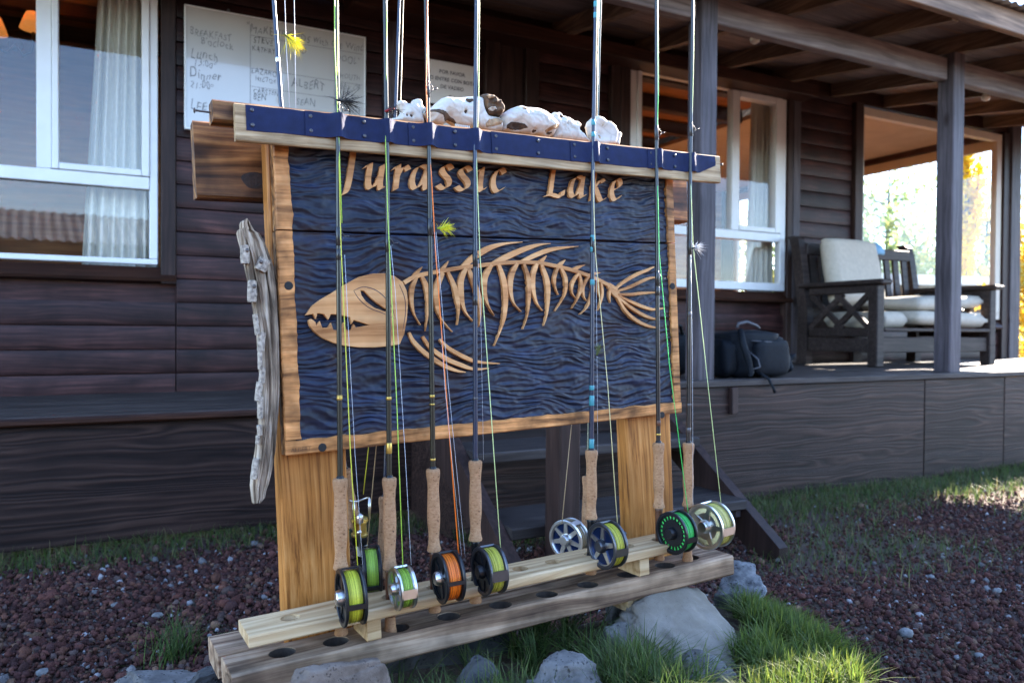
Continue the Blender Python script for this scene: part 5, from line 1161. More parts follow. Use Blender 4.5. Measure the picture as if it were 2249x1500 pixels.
def wall_lamp(label, px, y, s=1., d=1):
    c = atY(px[0], px[1], y); A = thing('wall_lamp', label, 'lamp', (float(c[0]), float(c[1]), float(c[2])-.12*s)); c = Vector(c)
    for sg in (-1, 1):
        e = c+Vector((sg*.115*s, -.05, (.07 if sg > 0 else 0)*s)); obj('arm', MB().tube([c+Vector((0, .06, -.04*s)), c+Vector((sg*.05*s, 0, -.13*s)), c+Vector((sg*.10*s, -.03, -.11*s)), e+Vector((0, 0, -.05*s))], .009*s, 8), M['iron'], A, smooth=True)
        obj('lamp_shade', MB().lathe(e+Vector((0, 0, -.03*s)), (0, 0, 1), [(0, .085*s), (.05*s, .068*s), (.11*s, .045*s), (.112*s, .040*s), (.05*s, .064*s), (.002, .08*s)], 20), M['shade'], A, smooth=True)
        lg = bpy.data.lights.new('bulb', 'POINT'); lg.energy = 6*s; lg.color = (1, .6, .28); lg.shadow_soft_size = .03; lo = bpy.data.objects.new('bulb', lg); COL.objects.link(lo); lo.parent = A; lo.location = e+Vector((0, 0, .02))-Vector(BASE[A.name])
    obj('back_plate', MB().lathe(c+Vector((0, .075, -.04*s)), (0, -1, 0), [(0, .045*s), (.012, .045*s), (.016, .03*s)], 18), M['iron'], A, smooth=True, sharp=.7)
wall_lamp('lit amber two armed wall lamp seen through the top of the left window', (32, 78), 5.35, .85)
wall_lamp('lit amber two armed wall lamp seen through the window by the bench', (1640, 285), 8.4, 1.)

# ================================================================== PORCH THINGS
M['bench'] = wood('bench_stain', [(.012, .008, .007), (.03, .02, .017), (.06, .042, .036)], 0, 50, 2, .5, .25, .003, (.75, 1.2), .15)
M['cushion'] = plain('cushion_canvas', (.5, .44, .35), .9, 0, .08, 30, .4, 420)
DZ = .627; BX0, BX1, BYF, BYB = 4.70, 6.06, 3.60, 4.32
BN = thing('porch_bench', 'dark wooden porch bench with crossed arm panels and slatted back', 'bench', ((BX0+BX1)/2, (BYF+BYB)/2, DZ))
def bb(name, x0, x1, y0, y1, z0, z1, b=.006): return obj(name, MB().box(x0, x1, y0, y1, DZ+z0, DZ+z1, b), M['bench'], BN)
for x in (BX0, BX1-.07):
    bb('leg', x, x+.075, BYF, BYF+.08, 0, .575); 
    o = obj('leg', MB().loft([[(x, y0, z), (x+.07, y0, z), (x+.07, y0+.085, z), (x, y0+.085, z)] for z, y0 in ((DZ, BYB-.10), (DZ+.4, BYB-.11), (DZ+.9, BYB-.03), (DZ+.96, BYB-.012), (DZ+.985, BYB+.02))]), M['bench'], BN)
    bb('armrest', x-.02, x+.095, BYF-.05, BYB-.03, .576, .612, .01)
    bb('arm_rail', x+.012, x+.058, BYF+.082, BYB-.115, .21, .27); bb('arm_rail', x+.012, x+.058, BYF+.082, BYB-.115, .52, .575)
    ya, yb_ = BYF+.085, BYB-.118; ym = (ya+yb_)/2
    for (y0, y1) in ((ya, ym+.03), (ym-.03, yb_)):
        for s in (0, 1):
            p0_, p1_ = (y0, .27), (y1, .52)
            if s: p0_, p1_ = (y0, .52), (y1, .27)
            mb = MB(); a = Vector((x+.035, p0_[0], DZ+p0_[1])); c = Vector((x+.035, p1_[0], DZ+p1_[1])); dv = (c-a); bar(mb, (a+c)/2, dv, Vector((1, 0, 0)), dv.cross(Vector((1, 0, 0))), dv.length/2, .012+.003*s, .019); obj('cross_slat', mb, M['bench'], BN)
    bb('side_rail', x+.01, x+.06, BYF+.082, BYB-.11, .1, .2)
bb('front_rail', BX0+.077, BX1-.072, BYF+.02, BYF+.055, .10, .21); bb('seat_slat', BX0+.077, BX1-.072, BYF-.005, BYF+.085, .25, .275)
for i in range(5): bb('seat_slat', BX0+.077, BX1-.072, BYF+.1+i*.1, BYF+.185+i*.1, .25, .275)
bb('back_rail', BX0+.072, BX1-.072, BYB-.04, BYB-.005, .84, .93); bb('back_rail', BX0+.072, BX1-.072, BYB-.085, BYB-.05, .36, .43)
for i in range(11):
    x = BX0+.1+i*.109; obj('back_slat', MB().loft([[(x, y0, DZ+z), (x+.06, y0, DZ+z), (x+.06, y0+.02, DZ+z), (x, y0+.02, DZ+z)] for z, y0 in ((.43, BYB-.08), (.84, BYB-.035))]), M['bench'], BN)
def pillow(label, c, half, rotm, cat='cushion', power=.2, seed=0, name='cushion'):
    """soft cushion: box with puffed faces and pinched rim; half = (w, d, thickness)"""
    n_ = 18; v = []; f = []
    for s in (1, -1):
        for i in range(n_+1):
            for j in range(n_+1):
                u, w_ = -1+2*i/n_, -1+2*j/n_
                edge = max(0, (1-abs(u)**6)*(1-abs(w_)**6))**power; th = half[2]*(.25+.75*edge)*(1+.1*noise.noise(Vector((u*1.6+seed, w_*1.6, s))))
                k = 1-.03*(u*u+w_*w_); pt = Vector((u*half[0]*k, w_*half[1]*k, s*th)); v.append(tuple(Vector(c)+rotm@pt))
    m_ = n_+1
    for s in (0, 1):
        o_ = s*m_*m_
        for i in range(n_):
            for j in range(n_): f.append((o_+i*m_+j, o_+(i+1)*m_+j, o_+(i+1)*m_+j+1, o_+i*m_+j+1))
    rim = [(i, 0) for i in range(n_)]+[(n_, j) for j in range(n_)]+[(i, n_) for i in range(n_, 0, -1)]+[(0, j) for j in range(n_, 0, -1)]
    for k in range(len(rim)):
        a = rim[k]; b_ = rim[(k+1) % len(rim)]; f.append((a[0]*m_+a[1], b_[0]*m_+b_[1], m_*m_+b_[0]*m_+b_[1], m_*m_+a[0]*m_+a[1]))
    mb = MB(); mb.v = v; mb.f = f; o = obj(name, mb, M['cushion'], None, tuple(Vector(c)-Vector((0, 0, half[2]))), smooth=True); return tag(o, label, cat)
E3 = Matrix.Identity(3)
pillow('upright pale back cushion leaning against the left of the bench back', (5.06, 4.10, DZ+.70), (.28, .27, .075), Matrix.Rotation(rad(78), 3, 'X'), seed=1)
pillow('flat pale seat cushion lying on the bench slats, lower of two', (5.58, BYF+.30, DZ+.345), (.44, .30, .055), Matrix.Rotation(rad(1), 3, 'Y'), seed=2)
pillow('pale cushion lying loose on top of the seat cushion', (5.62, BYF+.32, DZ+.475), (.42, .28, .05), Matrix.Rotation(rad(-3), 3, 'Y') @ Matrix.Rotation(rad(2), 3, 'X'), seed=3)
pillow('pale seat cushion at the left of the bench behind the crossed arm panel', (5.0, BYF+.34, DZ+.335), (.13, .28, .06), E3, seed=4)
# pale blue cap on the bench back
CP = thing('cap', 'pale blue cap hung over the top rail of the bench', 'cap', (5.62, 4.34, DZ+.93)); cpos = Vector(atY(1912, 545, 4.36))
obj('crown', MB().lathe(cpos-Vector((0, 0, .06)), (0, 0, 1), [(0, .105), (.03, .108), (.07, .09), (.1, .05), (.108, .01)], 20), plain('cap_cloth', (.2, .42, .6), .85, 0, .1), CP, smooth=True)
obj('visor', MB().loft([[tuple(cpos+Vector((.06+.09*math.sin(t), -.03-.09*math.cos(t)*.4, -.055+h)) ) for t in np.linspace(0, math.pi, 10)] for h in (0, .006)], closed=True), plain('cap_visor', (.05, .09, .14), .8), CP)
# camera backpack on the deck by the left porch post
M['bag'] = plain('bag_nylon', (.005, .007, .010), .7, 0, .25, 30, .35, 300, .15); M['bag2'] = plain('bag_trim', (.007, .009, .012), .7, 0, .2, 60, .3, 300, .15); M['bag_strap'] = plain('bag_cord', (.07, .07, .078), .6)
bc = Vector((3.03, 3.13, DZ)); BG = thing('backpack', 'dark blue grey camera backpack lying on the porch deck beside the post', 'bag', tuple(bc))
def puffy(name, c, half, mat, parent, seed=0, pw=4., rz=0., amp=.06):
    n_ = 22; rings = []
    def sp_(a, e): return math.copysign(abs(a)**e, a)
    for i in range(n_+1):
        t = -math.pi/2+math.pi*i/n_; row = []
        for k in range(30):
            a = 2*math.pi*k/30; e = 2/pw; x = sp_(math.cos(t), e)*sp_(math.cos(a), e); y = sp_(math.cos(t), e)*sp_(math.sin(a), e); z = sp_(math.sin(t), e)
            d_ = 1+amp*1.8*noise.noise(Vector((x*1.7+seed, y*1.7, z*1.7)))+amp*.5*noise.noise(Vector((x*5+seed, y*5, z*5)))
            p = Vector((x*half[0]*d_, y*half[1]*d_, z*half[2]*d_)); p.rotate(Matrix.Rotation(rz, 3, 'Z')); row.append(tuple(Vector(c)+p))
        rings.append(row)
    return obj(name, MB().loft(rings), M[mat], parent, smooth=True)
puffy('body', bc+Vector((0.02, 0, .115)), (.19, .12, .115), 'bag', BG, 1, 4); puffy('front_pocket', bc+Vector((.06, -.115, .105)), (.125, .045, .095), 'bag2', BG, 2, 4); puffy('lid', bc+Vector((0, .0, .2)), (.175, .12, .05), 'bag2', BG, 3, 3.2); puffy('side_pocket', bc+Vector((-.19, -.02, .10)), (.05, .09, .10), 'bag', BG, 4, 3); puffy('side_pocket', bc+Vector((.225, -.02, .07)), (.06, .08, .06), 'bag', BG, 6, 2.6, .3, .2)
obj('handle', MB().tube([bc+Vector((-.06, 0, .26)), bc+Vector((-.05, 0, .285)), bc+Vector((.01, 0, .295)), bc+Vector((.08, 0, .275)), bc+Vector((.1, 0, .26))], .008, 8), M['bag_strap'], BG, smooth=True)
obj('shoulder_strap', MB().tube([bc+Vector((-.13, -.10, .25)), bc+Vector((-.15, -.14, .18)), bc+Vector((-.13, -.155, .10)), bc+Vector((-.10, -.15, .03)), bc+Vector((-.12, -.16, .012))], [.016, .018, .018, .014, .01], 10), M['bag2'], BG, smooth=True)
obj('strap', MB().tube([bc+Vector((-.04, -.14, .03)), bc+Vector((-.03, -.2, .0)), bc+Vector((-.01, -.215, -.05)), bc+Vector((.0, -.215, -.07))], [.01, .008, .007, .009], 8), M['bag2'], BG, smooth=True)
obj('zip', MB().tube([bc+Vector((-.08, -.125, .195)), bc+Vector((0, -.15, .19)), bc+Vector((.1, -.15, .185)), bc+Vector((.17, -.13, .175))], .004, 6), M['steel'], BG, smooth=True)
obj('cord', MB().tube([bc+Vector((-.1, -.13, .14)), bc+Vector((-.07, -.165, .10)), bc+Vector((-.06, -.17, .06)), bc+Vector((-.1, -.165, .05))], .004, 6), M['bag_strap'], BG, smooth=True)
B2g = thing('duffel_bag', 'dark soft bag behind the left porch post, left of the backpack', 'bag', (2.6, 3.3, DZ)); puffy('body', (2.58, 3.28, DZ+.12), (.17, .12, .125), 'bag', B2g, 9, 3); obj('handle', MB().tube([(2.5, 3.2, DZ+.22), (2.54, 3.17, DZ+.27), (2.62, 3.17, DZ+.27), (2.66, 3.2, DZ+.22)], .009, 8), M['bag2'], B2g, smooth=True)
# festoon bulbs
M['bulb'] = plain('opal_bulb', (.8, .74, .62), .3); 
for lab, px in (('round opal bulb hanging under the beam right of the left porch post', (1658, 88)), ('round opal bulb hanging by the right porch post', (2165, 215))):
    c = Vector(atY(px[0], px[1], 3.3)); T_ = thing('light_bulb', lab, 'bulb', tuple(c-Vector((0, 0, .03))), 'bulbs under the porch roof')
    obj('globe', MB().lathe(c-Vector((0, 0, .026)), (0, 0, 1), [(0, .002), (.003, .012), (.012, .024), (.026, .029), (.04, .025), (.052, .015), (.06, .013)], 18), M['bulb'], T_, smooth=True)
    obj('socket', MB().lathe(c+Vector((0, 0, .034)), (0, 0, 1), [(0, .014), (.004, .016), (.035, .015), (.04, .005)], 14), M['seat_black'], T_, smooth=True, sharp=.7)
wire = []; pts_ = [Vector(atY(1658, 88, 3.3))+Vector((0, 0, .075)), Vector(atY(2165, 215, 3.3))+Vector((0, 0, .075))]
a, c = pts_; 
for k in range(-10, 31): t = k/20; wire.append(a.lerp(c, t)+Vector((0, 0, -.03*math.sin(math.pi*max(0, min(1, t))))))
tag(obj('bulb_cord', MB().tube(wire, .004, 6), M['seat_black'], None, tuple(wire[0]), smooth=True), 'thin black cord carrying the bulbs under the porch roof', 'cord')
# ================================================================== ROCKS
def rock_mat(name, c0, c1, pits=60, pit=.6):
    m, nt, b = newmat(name); L = nt.links.new; tc = nd(nt, 'ShaderNodeTexCoord')
    n = nd(nt, 'ShaderNodeTexNoise', Scale=14, Detail=8, Roughness=.65); L(tc.outputs['Object'], n.inputs['Vector'])
    r = ramp(nt, [(.35, c0), (.65, c1)]); L(n.outputs['Fac'], r.inputs['Fac'])
    v = nd(nt, 'ShaderNodeTexVoronoi', Scale=pits); L(tc.outputs['Object'], v.inputs['Vector']); n3 = nd(nt, 'ShaderNodeTexNoise', Scale=pits*.35, Detail=2); L(tc.outputs['Object'], n3.inputs['Vector'])
    th = nd(nt, 'ShaderNodeMapRange'); th.inputs['From Min'].default_value = .42; th.inputs['From Max'].default_value = .62; th.inputs['To Min'].default_value = .0; th.inputs['To Max'].default_value = .34; L(n3.outputs['Fac'], th.inputs['Value'])
    lt = nd(nt, 'ShaderNodeMath', operation='SUBTRACT'); L(v.outputs['Distance'], lt.inputs[0]); L(th.outputs[0], lt.inputs[1])
    cl = nd(nt, 'ShaderNodeMapRange'); cl.inputs['From Min'].default_value = -.1; cl.inputs['From Max'].default_value = .12; cl.inputs['To Min'].default_value = 1-pit; cl.inputs['To Max'].default_value = 1; L(lt.outputs[0], cl.inputs['Value'])
    vm = nd(nt, 'ShaderNodeVectorMath', operation='SCALE'); L(r.outputs['Color'], vm.inputs[0]); L(cl.outputs[0], vm.inputs['Scale']); L(vm.outputs[0], b.inputs['Base Color']); b.inputs['Roughness'].default_value = .92; b.inputs['Specular IOR Level'].default_value = .2
    ad = nd(nt, 'ShaderNodeMath', operation='MULTIPLY_ADD'); L(cl.outputs[0], ad.inputs[0]); ad.inputs[1].default_value = 1.2; L(n.outputs['Fac'], ad.inputs[2])
    bp = nd(nt, 'ShaderNodeBump', Strength=.8, Distance=.005); L(ad.outputs[0], bp.inputs['Height']); L(bp.outputs['Normal'], b.inputs['Normal']); return m
M['rock_grey'] = rock_mat('vesicular_rock', (.07, .066, .062), (.2, .19, .18), 150, .55); M['rock_brown'] = rock_mat('brown_rock', (.07, .05, .038), (.2, .155, .125), 190, .35); M['rock_pale'] = rock_mat('lichen_rock', (.06, .06, .06), (.27, .27, .265), 120, .5); M['cement'] = rock_mat('cement', (.15, .128, .10), (.23, .2, .165), 260, .1); M['rock_dark'] = rock_mat('dark_rock', (.03, .03, .03), (.09, .09, .088), 130, .4)
def rock(label, px, y, half, mat, seed, rz=0., flat=.6, sub=5, name='rock', dz=0., tilt=0.):
    c = Vector(atY(px[0], px[1], y))+Vector((0, 0, dz)); rs = random.Random(seed); cuts_ = [(Vector((rs.gauss(0, 1), rs.gauss(0, 1), rs.gauss(.3, .8))).normalized(), rs.uniform(.55, .85)) for _ in range(13 if name == 'rock' else 1)]; bm = bmesh.new(); bmesh.ops.create_icosphere(bm, subdivisions=sub, radius=1)
    for v in bm.verts:
        p = v.co.copy(); q = Vector([math.copysign(abs(a)**flat, a) for a in p])*.9
        for (pn, pd) in cuts_:
            dd = q.dot(pn)
            if dd > pd: q = q-pn*(dd-pd)*.92
        q *= 1+.22*noise.noise(p*1.3+Vector((seed*3.7, 0, 0)))+.10*noise.noise(p*3.1+Vector((seed*1.7, 5, 0)))+.05*noise.noise(p*8+Vector((seed, 1, 9)))+.025*noise.noise(p*19)+.012*noise.noise(p*40)
        q = Vector((q.x*half[0], q.y*half[1], q.z*half[2])); q.rotate(Matrix.Rotation(rz, 3, 'Z') @ Matrix.Rotation(tilt, 3, 'X')); v.co = q+Vector((0, 0, half[2]*.8))
    for f in bm.faces: f.smooth = True
    me = bpy.data.meshes.new(name); bm.to_mesh(me); bm.free(); o = link(name, me, M[mat], None, tuple(c-Vector((0, 0, half[2]*.8)))); return tag(o, label, 'rock' if name == 'rock' else 'footing', 'rocks round the rack foot')
rock('brown pitted boulder in front of the left end of the base plank', (748, 1552), 1.23, (.115, .05, .085), 'rock_brown', 1, .2)
rock('grey vesicular boulder half buried under the middle of the base plank', (1232, 1522), 1.22, (.085, .08, .07), 'rock_grey', 2, .3)
rock('small grey stone in the grass just left of the cement footing', (1358, 1392), 1.36, (.036, .03, .028), 'rock_grey', 3)
rock('pale speckled rock under the right end of the base plank', (1630, 1300), 1.50, (.085, .08, .07), 'rock_pale', 4, .5)
rock('smooth grey cement footing under the right of the base plank', (1500, 1392), 1.33, (.155, .15, .048), 'cement', 5, .2, .8, 5, 'footing', 0., rad(24))
rock('rough lump of grey stone at the picture bottom below the footing', (1545, 1505), 1.16, (.095, .08, .06), 'rock_grey', 6, .4)
rock('dark lichen flecked stone between grass tufts under the plank', (1050, 1496), 1.28, (.05, .045, .045), 'rock_dark', 7)
rock('flat grey stone on the gravel at the lower left', (350, 1505), 1.75, (.11, .07, .035), 'rock_grey', 8, -.2)
rock('greenish grey stone beside the left plank end', (450, 1505), 1.60, (.05, .05, .04), 'rock_dark', 9)
rock('brown stone under the base planks behind the left post', (640, 1470), 1.52, (.13, .09, .09), 'rock_brown', 10)
rock('large dark stone propping the back base plank at the middle', (1010, 1400), 1.58, (.2, .08, .10), 'rock_dark', 11)
rock('grey stone propping the base planks by the right spacer block', (1390, 1320), 1.55, (.12, .08, .10), 'rock_grey', 12)
# ================================================================== SCORIA GRAVEL, PEBBLES, GRASS
def mesh_np(name, V, F, col=None, smooth=False):
    me = bpy.data.meshes.new(name); nv, nf, k = len(V), len(F), F.shape[1]
    me.vertices.add(nv); me.vertices.foreach_set('co', V.astype(np.float32).ravel()); me.loops.add(nf*k); me.loops.foreach_set('vertex_index', F.astype(np.int32).ravel()); me.polygons.add(nf); me.polygons.foreach_set('loop_start', np.arange(nf, dtype=np.int32)*k)
    if smooth: me.polygons.foreach_set('use_smooth', np.ones(nf, bool))
    if col is not None:
        at_ = me.color_attributes.new('Col', 'FLOAT_COLOR', 'POINT'); at_.data.foreach_set('color', np.concatenate([col, np.ones((nv, 1))], 1).astype(np.float32).ravel())
    me.update(); me.validate(); return me
rng = np.random.default_rng(5)
bm = bmesh.new(); bmesh.ops.create_icosphere(bm, subdivisions=1, radius=1); IV = np.array([v.co[:] for v in bm.verts]); IF = np.array([[v.index for v in f.verts] for f in bm.faces]); bm.free()
def nz2(x, y, s, o): return np.array([noise.noise(Vector((a*s+o, b_*s, o))) for a, b_ in zip(x, y)])
def grass_mask(x, y):
    """where turf grows: against the skirts and in worn patches to the right"""
    edge = np.where(x < 1.25, 3.43, 2.95)
    d = edge-y; n_ = nz2(x, y, 1.7, 3.)
    strip_ = np.clip(1.2-d/(.30+.12*n_+np.where(x > 2.0, .25, 0)), 0, 1)
    patch = np.clip((nz2(x, y, 1.3, 11.)-.02)*3, 0, 1)*np.clip((x-1.7)/.6, 0, 1)*np.clip((y-1.65)/.35, 0, 1)
    return np.clip(strip_*1.3, 0, 1), patch
N = 150000
x = rng.uniform(-1.3, 5.2, N); y = rng.uniform(.75, 3.6, N)
# keep what the camera can see, and only on the gravel bed
vx = x*R0[0]+y*R0[1]; vz = x*F0[0]+y*F0[1]; keep = (np.abs(vx/np.maximum(vz, .1)) < .72) & (vz > 1.3) & (y < np.where(x < 1.25, 3.5, 3.0))
mound = ground_h(x, y) > .09
st_, pa_ = grass_mask(x, y); bare = np.clip((nz2(x, y, .9, 21.)-.1)*3, 0, 1)*np.clip((x-2.8)/.6, 0, 1)
keep &= (rng.random(N) > st_*.85) & (rng.random(N) > pa_*.75) & (~mound) & (rng.random(N) > bare*.85) & (rng.random(N) > np.clip((x-3.3)/1.5, 0, .9)*np.clip((y-1.7)/.5, 0, 1))
x, y = x[keep], y[keep]; n_ = len(x)
s = np.clip(rng.lognormal(-5.0, .4, n_), .005, .034)*np.where(x < .9, .95, .76)
big = rng.random(n_) < .012; s[big] *= 1.3
z = ground_h(x, y)+s*.35+rng.random(n_)*.012
ax_ = rng.normal(size=(n_, 3)); ax_ /= np.linalg.norm(ax_, axis=1)[:, None]; an = rng.uniform(0, 6.28, n_)
sc3 = s[:, None]*rng.uniform(.65, 1.15, (n_, 3)); jit = rng.uniform(.58, 1.28, (n_, len(IV), 1))
Vv = IV[None]*jit*sc3[:, None, :]
c_, s_ = np.cos(an)[:, None, None], np.sin(an)[:, None, None]; A_ = ax_[:, None, :]
Vv = Vv*c_+np.cross(np.broadcast_to(A_, Vv.shape), Vv)*s_+A_*(Vv*A_).sum(-1, keepdims=True)*(1-c_)
Vv += np.stack([x, y, z], -1)[:, None, :]
Ff = (IF[None]+(np.arange(n_)*len(IV))[:, None, None]).reshape(-1, 3)
pal = np.array([(.088, .035, .028), (.068, .029, .025), (.11, .048, .034), (.048, .023, .021), (.125, .072, .048), (.08, .054, .048)]); ci = rng.choice(6, n_, p=[.3, .22, .17, .15, .06, .10]); col = pal[ci]*rng.uniform(.7, 1.3, (n_, 1))
gry = rng.random(n_) < .035; col[gry] = np.array((.2, .19, .19))*rng.uniform(.5, 1.5, (gry.sum(), 1))
colv = np.repeat(col, len(IV), 0)
me = mesh_np('gravel', Vv.reshape(-1, 3), Ff, colv); stuff(tag(link('gravel', me, attr_mat('scoria', .95, 0, .9, 260, .12)), 'dark red volcanic gravel spread over the yard', 'gravel'))
# pale pebbles that can be told apart
pebs = [(255, 1325, 'pale pebble on the gravel nearest the turf at the left'), (345, 1345, 'rounded grey pebble right of the pale one by the left turf'), (395, 1415, 'pale pebble just left of the base plank end'), (95, 1470, 'pale pebble in the lower left corner of the gravel'), (480, 1290, 'small pale pebble midway between the turf and the holder plank end'), (590, 1285, 'pale pebble touching the left rack post in the picture'), (60, 1385, 'brownish pebble at the left edge of the gravel'),
        (2045, 1255, 'pale pebble on the gravel below the notch in the right skirting'), (1990, 1395, 'largest pale pebble on the right hand gravel'), (2190, 1290, 'pale pebble near the right picture edge'), (1830, 1400, 'pale pebble closest to the grass bank at the lower right'), (2150, 1440, 'pale pebble in the lower right corner of the gravel')]
for i, (px, py, lab) in enumerate(pebs):
    p = atZ(px, py, .02); bm = bmesh.new(); bmesh.ops.create_icosphere(bm, subdivisions=2, radius=1); hs = random.uniform(.008, .014) if 'largest' not in lab else .018
    for v in bm.verts: q = v.co*(1+.25*noise.noise(v.co*1.5+Vector((i*2.2, 0, 0)))); v.co = Vector((q.x*hs*1.2, q.y*hs, q.z*hs*.7+hs*1.2))
    for f in bm.faces: f.smooth = True
    me = bpy.data.meshes.new('pebble'); bm.to_mesh(me); bm.free(); tag(link('pebble', me, M['rock_brown' if 'brown' in lab else 'rock_pale'], None, (float(p[0]), float(p[1]), float(ground_h(p[0], p[1])))), lab, 'pebble', 'pale pebbles on the gravel')
def blades(name, label, pts, hgt, wid, cols, lean=.5, seg=3, cat='grass'):
    n_ = len(pts); h = hgt*rng.uniform(.5, 1.15, n_); az = rng.uniform(0, 2*math.pi, n_); le = np.abs(rng.normal(0, lean, n_))+.08; w_ = wid*rng.uniform(.6, 1.2, n_)
    dirx, diry = np.cos(az), np.sin(az); sx, sy = -diry, dirx; V_ = []; 
    for k in range(seg+1):
        t = k/seg; out = h*le*t**1.8; up_ = h*(t-.28*np.minimum(le, 1.3)*t**2.2); ww = w_*(1-t**1.5)*.5 if k < seg else 0*w_
        cx_, cy_, cz_ = pts[:, 0]+dirx*out, pts[:, 1]+diry*out, pts[:, 2]+up_
        if k < seg: V_ += [np.stack([cx_-sx*ww, cy_-sy*ww, cz_], -1), np.stack([cx_+sx*ww, cy_+sy*ww, cz_], -1)]
        else: V_ += [np.stack([cx_, cy_, cz_], -1)]
    nv = len(V_); VV = np.stack(V_, 1).reshape(-1, 3); tri = []
    for k in range(seg-1): a = 2*k; tri += [(a, a+1, a+3), (a, a+3, a+2)]
    a = 2*(seg-1); tri.append((a, a+1, a+2)); tri = np.array(tri); FF = (tri[None]+(np.arange(n_)*nv)[:, None, None]).reshape(-1, 3)
    cols = np.array(cols); cc = cols[rng.integers(0, len(cols), n_)]*rng.uniform(.7, 1.3, (n_, 1)); me = mesh_np(name, VV, FF, np.repeat(cc, nv, 0), True); return stuff(tag(link(name, me, M['blade']), label, cat))
M['blade'] = attr_mat('grass_blade', .55, .45, 0, 40, .3)
GC = [(.055, .095, .02), (.075, .12, .028), (.045, .08, .022), (.10, .12, .04), (.16, .14, .06)]
# turf along the skirts and worn patches
N = 60000; x = rng.uniform(-1.2, 5.4, N); y = rng.uniform(1.4, 3.55, N); st_, pa_ = grass_mask(x, y); k = (rng.random(N) < np.maximum(st_**1.3, pa_*.36)) & (y < np.where(x < 1.25, 3.52, 3.0)); x, y = x[k], y[k]
blades('turf', 'thin green turf along the foot of the lodge skirting', np.stack([x, y, ground_h(x, y)], -1), .075, .0042, GC, .8)
# clumps on the mound
clumps = []
def clump(px, py, yy, n_, r_, sub_=45):
    """a stand of grass made of separate tufts"""
    p = atY(px, py, yy)
    for k in range(max(1, n_//sub_)):
        o_ = rng.normal(0, r_, 2); q = rng.normal(0, .0075, (sub_, 2)); cx_, cy_ = p[0]+o_[0]+q[:, 0], p[1]+o_[1]+q[:, 1]; ok = cy_ < 1.9
        clumps.append(np.stack([cx_, cy_, ground_h(cx_, cy_)], -1)[ok])
for a in ((950, 1500, 1.20, 420, .04), (1105, 1500, 1.20, 420, .03), (1400, 1480, 1.2, 700, .035), (1440, 1500, 1.12, 500, .03), (1330, 1480, 1.24, 300, .03), (1180, 1400, 1.5, 200, .07), (880, 1480, 1.28, 200, .04), (1230, 1370, 1.45, 150, .08), (1060, 1430, 1.42, 150, .07)): clump(*a)
blades('grass', 'green grass tufts among the rocks below the rack', np.concatenate(clumps), .125, .0046, GC[:4], .85, 4)
clumps = []
for a in ((1690, 1350, 1.44, 900, .04), (1680, 1410, 1.34, 900, .04), (1750, 1430, 1.32, 900, .045), (1790, 1490, 1.22, 800, .045), (1730, 1500, 1.1, 900, .035), (1730, 1510, 1.02, 900, .035), (1830, 1500, 1.25, 400, .045), (1690, 1470, 1.18, 500, .03), (1740, 1340, 1.5, 300, .04), (1790, 1510, 1.05, 700, .04)): clump(*a)
blades('grass', 'thick sunlit grass bank at the lower right of the rack', np.concatenate(clumps), .082, .005, [(.07, .115, .02), (.095, .14, .025), (.06, .1, .02), (.14, .17, .03)], .65, 4)
p = [atZ(390, 1440, 0), atZ(375, 1455, 0), atZ(150, 1480, 0)]; clumps = []
for q in p[:2]: d = rng.normal(0, .03, (70, 2)); clumps.append(np.stack([q[0]+d[:, 0], q[1]+d[:, 1], 0*d[:, 0]], -1))
blades('grass', 'small grass tuft in the gravel left of the base planks', np.concatenate(clumps), .13, .004, GC[:3], .8, 4)

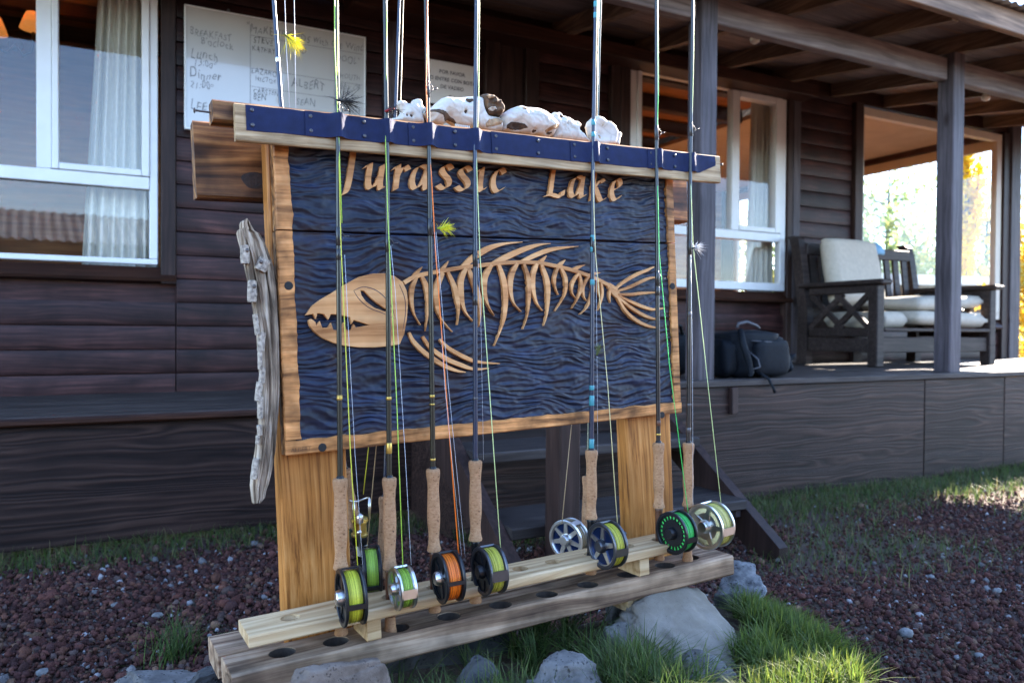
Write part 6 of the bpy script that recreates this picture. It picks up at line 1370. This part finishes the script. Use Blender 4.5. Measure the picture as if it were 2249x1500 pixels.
# ================================================================== TREES BEYOND THE HOUSE
M['leaf'] = attr_mat('leaf', .6, .6, 0, 10, .2); M['tree_bark'] = plain('tree_bark', (.12, .1, .08), .95, 0, .3, 20, .5, 60)
def tree(label, pos, hgt, rx, cols, n_=6000, leaf=.07, z0=.15, seed=0, group='trees beyond the porch', col_=False):
    r_ = np.random.default_rng(seed); T_ = thing('poplar_tree' if col_ else 'willow_tree', label, 'tree', pos, group); B_ = Vector(pos); random.seed(seed)
    mb = MB(); top = B_+Vector((.1*rx, 0, hgt*.92)); mb.tube([B_-Vector((0, 0, .1)), B_.lerp(top, .35)+Vector((.08, .05, 0)), B_.lerp(top, .7), top], [.022*hgt, .016*hgt, .008*hgt, .003*hgt], 10); limbs = []
    for k in range(16):
        t = random.uniform(z0, .85); a = random.uniform(0, 6.28); o_ = B_.lerp(top, t); e = o_+Vector((math.cos(a)*rx*(1-.4*t), math.sin(a)*rx*(1-.4*t), hgt*.16)); mb.tube([o_, o_.lerp(e, .5)+Vector((0, 0, -.02*hgt)), e], [.006*hgt, .004*hgt, .0015*hgt], 6); limbs.append((o_, e))
    obj('trunk', mb, M['tree_bark'], T_, smooth=True)
    ncl = 120; cl = []
    for k in range(ncl):
        o_, e = limbs[k % len(limbs)]; c = o_.lerp(e, random.uniform(.3, 1.1)) if k % 3 else B_+Vector((random.gauss(0, rx*.35), random.gauss(0, rx*.35), hgt*random.uniform(z0, 1))); cl.append(c)
    cl = np.array([tuple(c) for c in cl]); ci = r_.integers(0, ncl, n_); P = cl[ci]+r_.normal(0, 1, (n_, 3))*np.array((rx*.16, rx*.16, hgt*.05)); P[:, 2] = np.maximum(P[:, 2], pos[2]+.2)
    u = r_.normal(size=(n_, 3)); u /= np.linalg.norm(u, axis=1)[:, None]; v = np.cross(u, r_.normal(size=(n_, 3))); v /= np.linalg.norm(v, axis=1)[:, None]; L1 = leaf*r_.uniform(.6, 1.3, (n_, 1)); 
    VV = np.stack([P-u*L1, P+v*L1*.4, P+u*L1, P-v*L1*.4], 1).reshape(-1, 3)-np.array(pos); FF = np.arange(n_*4).reshape(-1, 4); cc = np.array(cols)[(r_.integers(0, len(cols), ncl))[ci]]*r_.uniform(.7, 1.3, (n_, 1))
    me = mesh_np('crown', VV, FF, np.repeat(cc, 4, 0)); link('crown', me, M['leaf'], T_); random.seed(7); return T_
Y1, Y2, G1, G2 = (.75, .5, .05), (.55, .5, .16), (.3, .36, .17), (.2, .28, .12)
def tp(px, d, Z=0): v = ray(px, 730); v = v/np.linalg.norm(v[:2]); return (float(v[0]*d), float(v[1]*d), Z)
tree('tall pale willow behind the glazed corner, left of the bench post', tp(1940, 22), 5.5, 1.6, (G1, G2, G2, G1), 4200, .09, .1, 1)
tree('bushy yellow green willow seen over the white bench cushion', tp(2000, 19), 3.6, 1.3, (G1, Y2, G1, G2), 4200, .08, .08, 2)
tree('slim bright yellow poplar seen just right of the right porch post', tp(2118, 17), 5.2, .28, (Y1, Y1, (.8, .58, .02)), 3200, .07, .05, 3, col_=True)
tree('thin pale willow seen at the right of the glazed corner', tp(2160, 24), 5.2, 1.0, (G1, Y2, G2), 3500, .08, .1, 4)
tree('yellow autumn bush at the right edge of the picture', tp(2262, 14), 2.6, .7, (Y1, Y2, Y1), 4500, .07, .05, 5)
tree('yellow green tree seen through the bench window', tp(1640, 26), 5.0, 1.9, (Y2, G1, Y2, G1), 4500, .1, .08, 6)
tree('broad green willow behind the lodge near the window with the lamp', tp(1800, 27), 5.0, 2.0, (G1, G2, Y2), 4200, .1, .08, 7)
# ================================================================== PARKED VAN BEYOND THE CORNER
vp = Vector(tp(2015, 16.5)); VN = thing('parked_van', 'white van parked beyond the glazed corner, seen over the bench cushions', 'van', tuple(vp)); yaw = rad(-25)
def vr(p): q = Vector(p); q.rotate(Matrix.Rotation(yaw, 3, 'Z')); return tuple(vp+q)
mw = plain('van_white', (.75, .75, .74), .3, 0, .03, 3, 0, 1, .5, .5); md = plain('van_glass', (.03, .035, .04), .08); mt_ = plain('tyre', (.015, .015, .015), .8)
prof = [(-2.3, .35), (2.1, .35), (2.3, .6), (2.28, .95), (1.7, 1.1), (1.05, 1.85), (-2.2, 1.95), (-2.32, 1.7)]
mb = MB(); mb.prism(prof, 1, lambda a, b_, t: (a, -.85+1.7*t, b_)); o = obj('body', mb, mw, VN, fn=vr)
for s in (-.853, .853):
    for x0, x1 in ((.15, 1.15), (-.95, .05), (-2.1, -1.05)):
        mb = MB(); y0, y1 = sorted((s, s*1.006)); mb.prism([(x0, 1.18), (x1, 1.18), (x1-(.42 if x1 > 1 else 0), 1.72), (x0, 1.72)], 1, lambda a, b_, t, y0=y0, y1=y1: (a, y0+(y1-y0)*t, b_)); obj('side_window', mb, md, VN, fn=vr)
    for x0 in (-1.5, 1.45):
        w_ = obj('wheel', MB().lathe((x0, s*.9, .33), (0, 1, 0), [(-.1, .2), (-.1, .31), (-.08, .33), (.08, .33), (.1, .31), (.1, .2)], 22), mt_, VN, fn=vr, smooth=True, sharp=.6); obj('rim', MB().lathe((x0, s*.9, .33), (0, math.copysign(1, s), 0), [(.06, .2), (.09, .19), (.1, .05)], 18), M['alu'], w_, fn=vr)
obj('windscreen', MB().prism([(1.12, 1.78), (1.66, 1.14), (1.7, 1.14), (1.14, 1.82)], 1, lambda a, b_, t: (a+.01, -.75+1.5*t, b_)), md, VN, fn=vr)
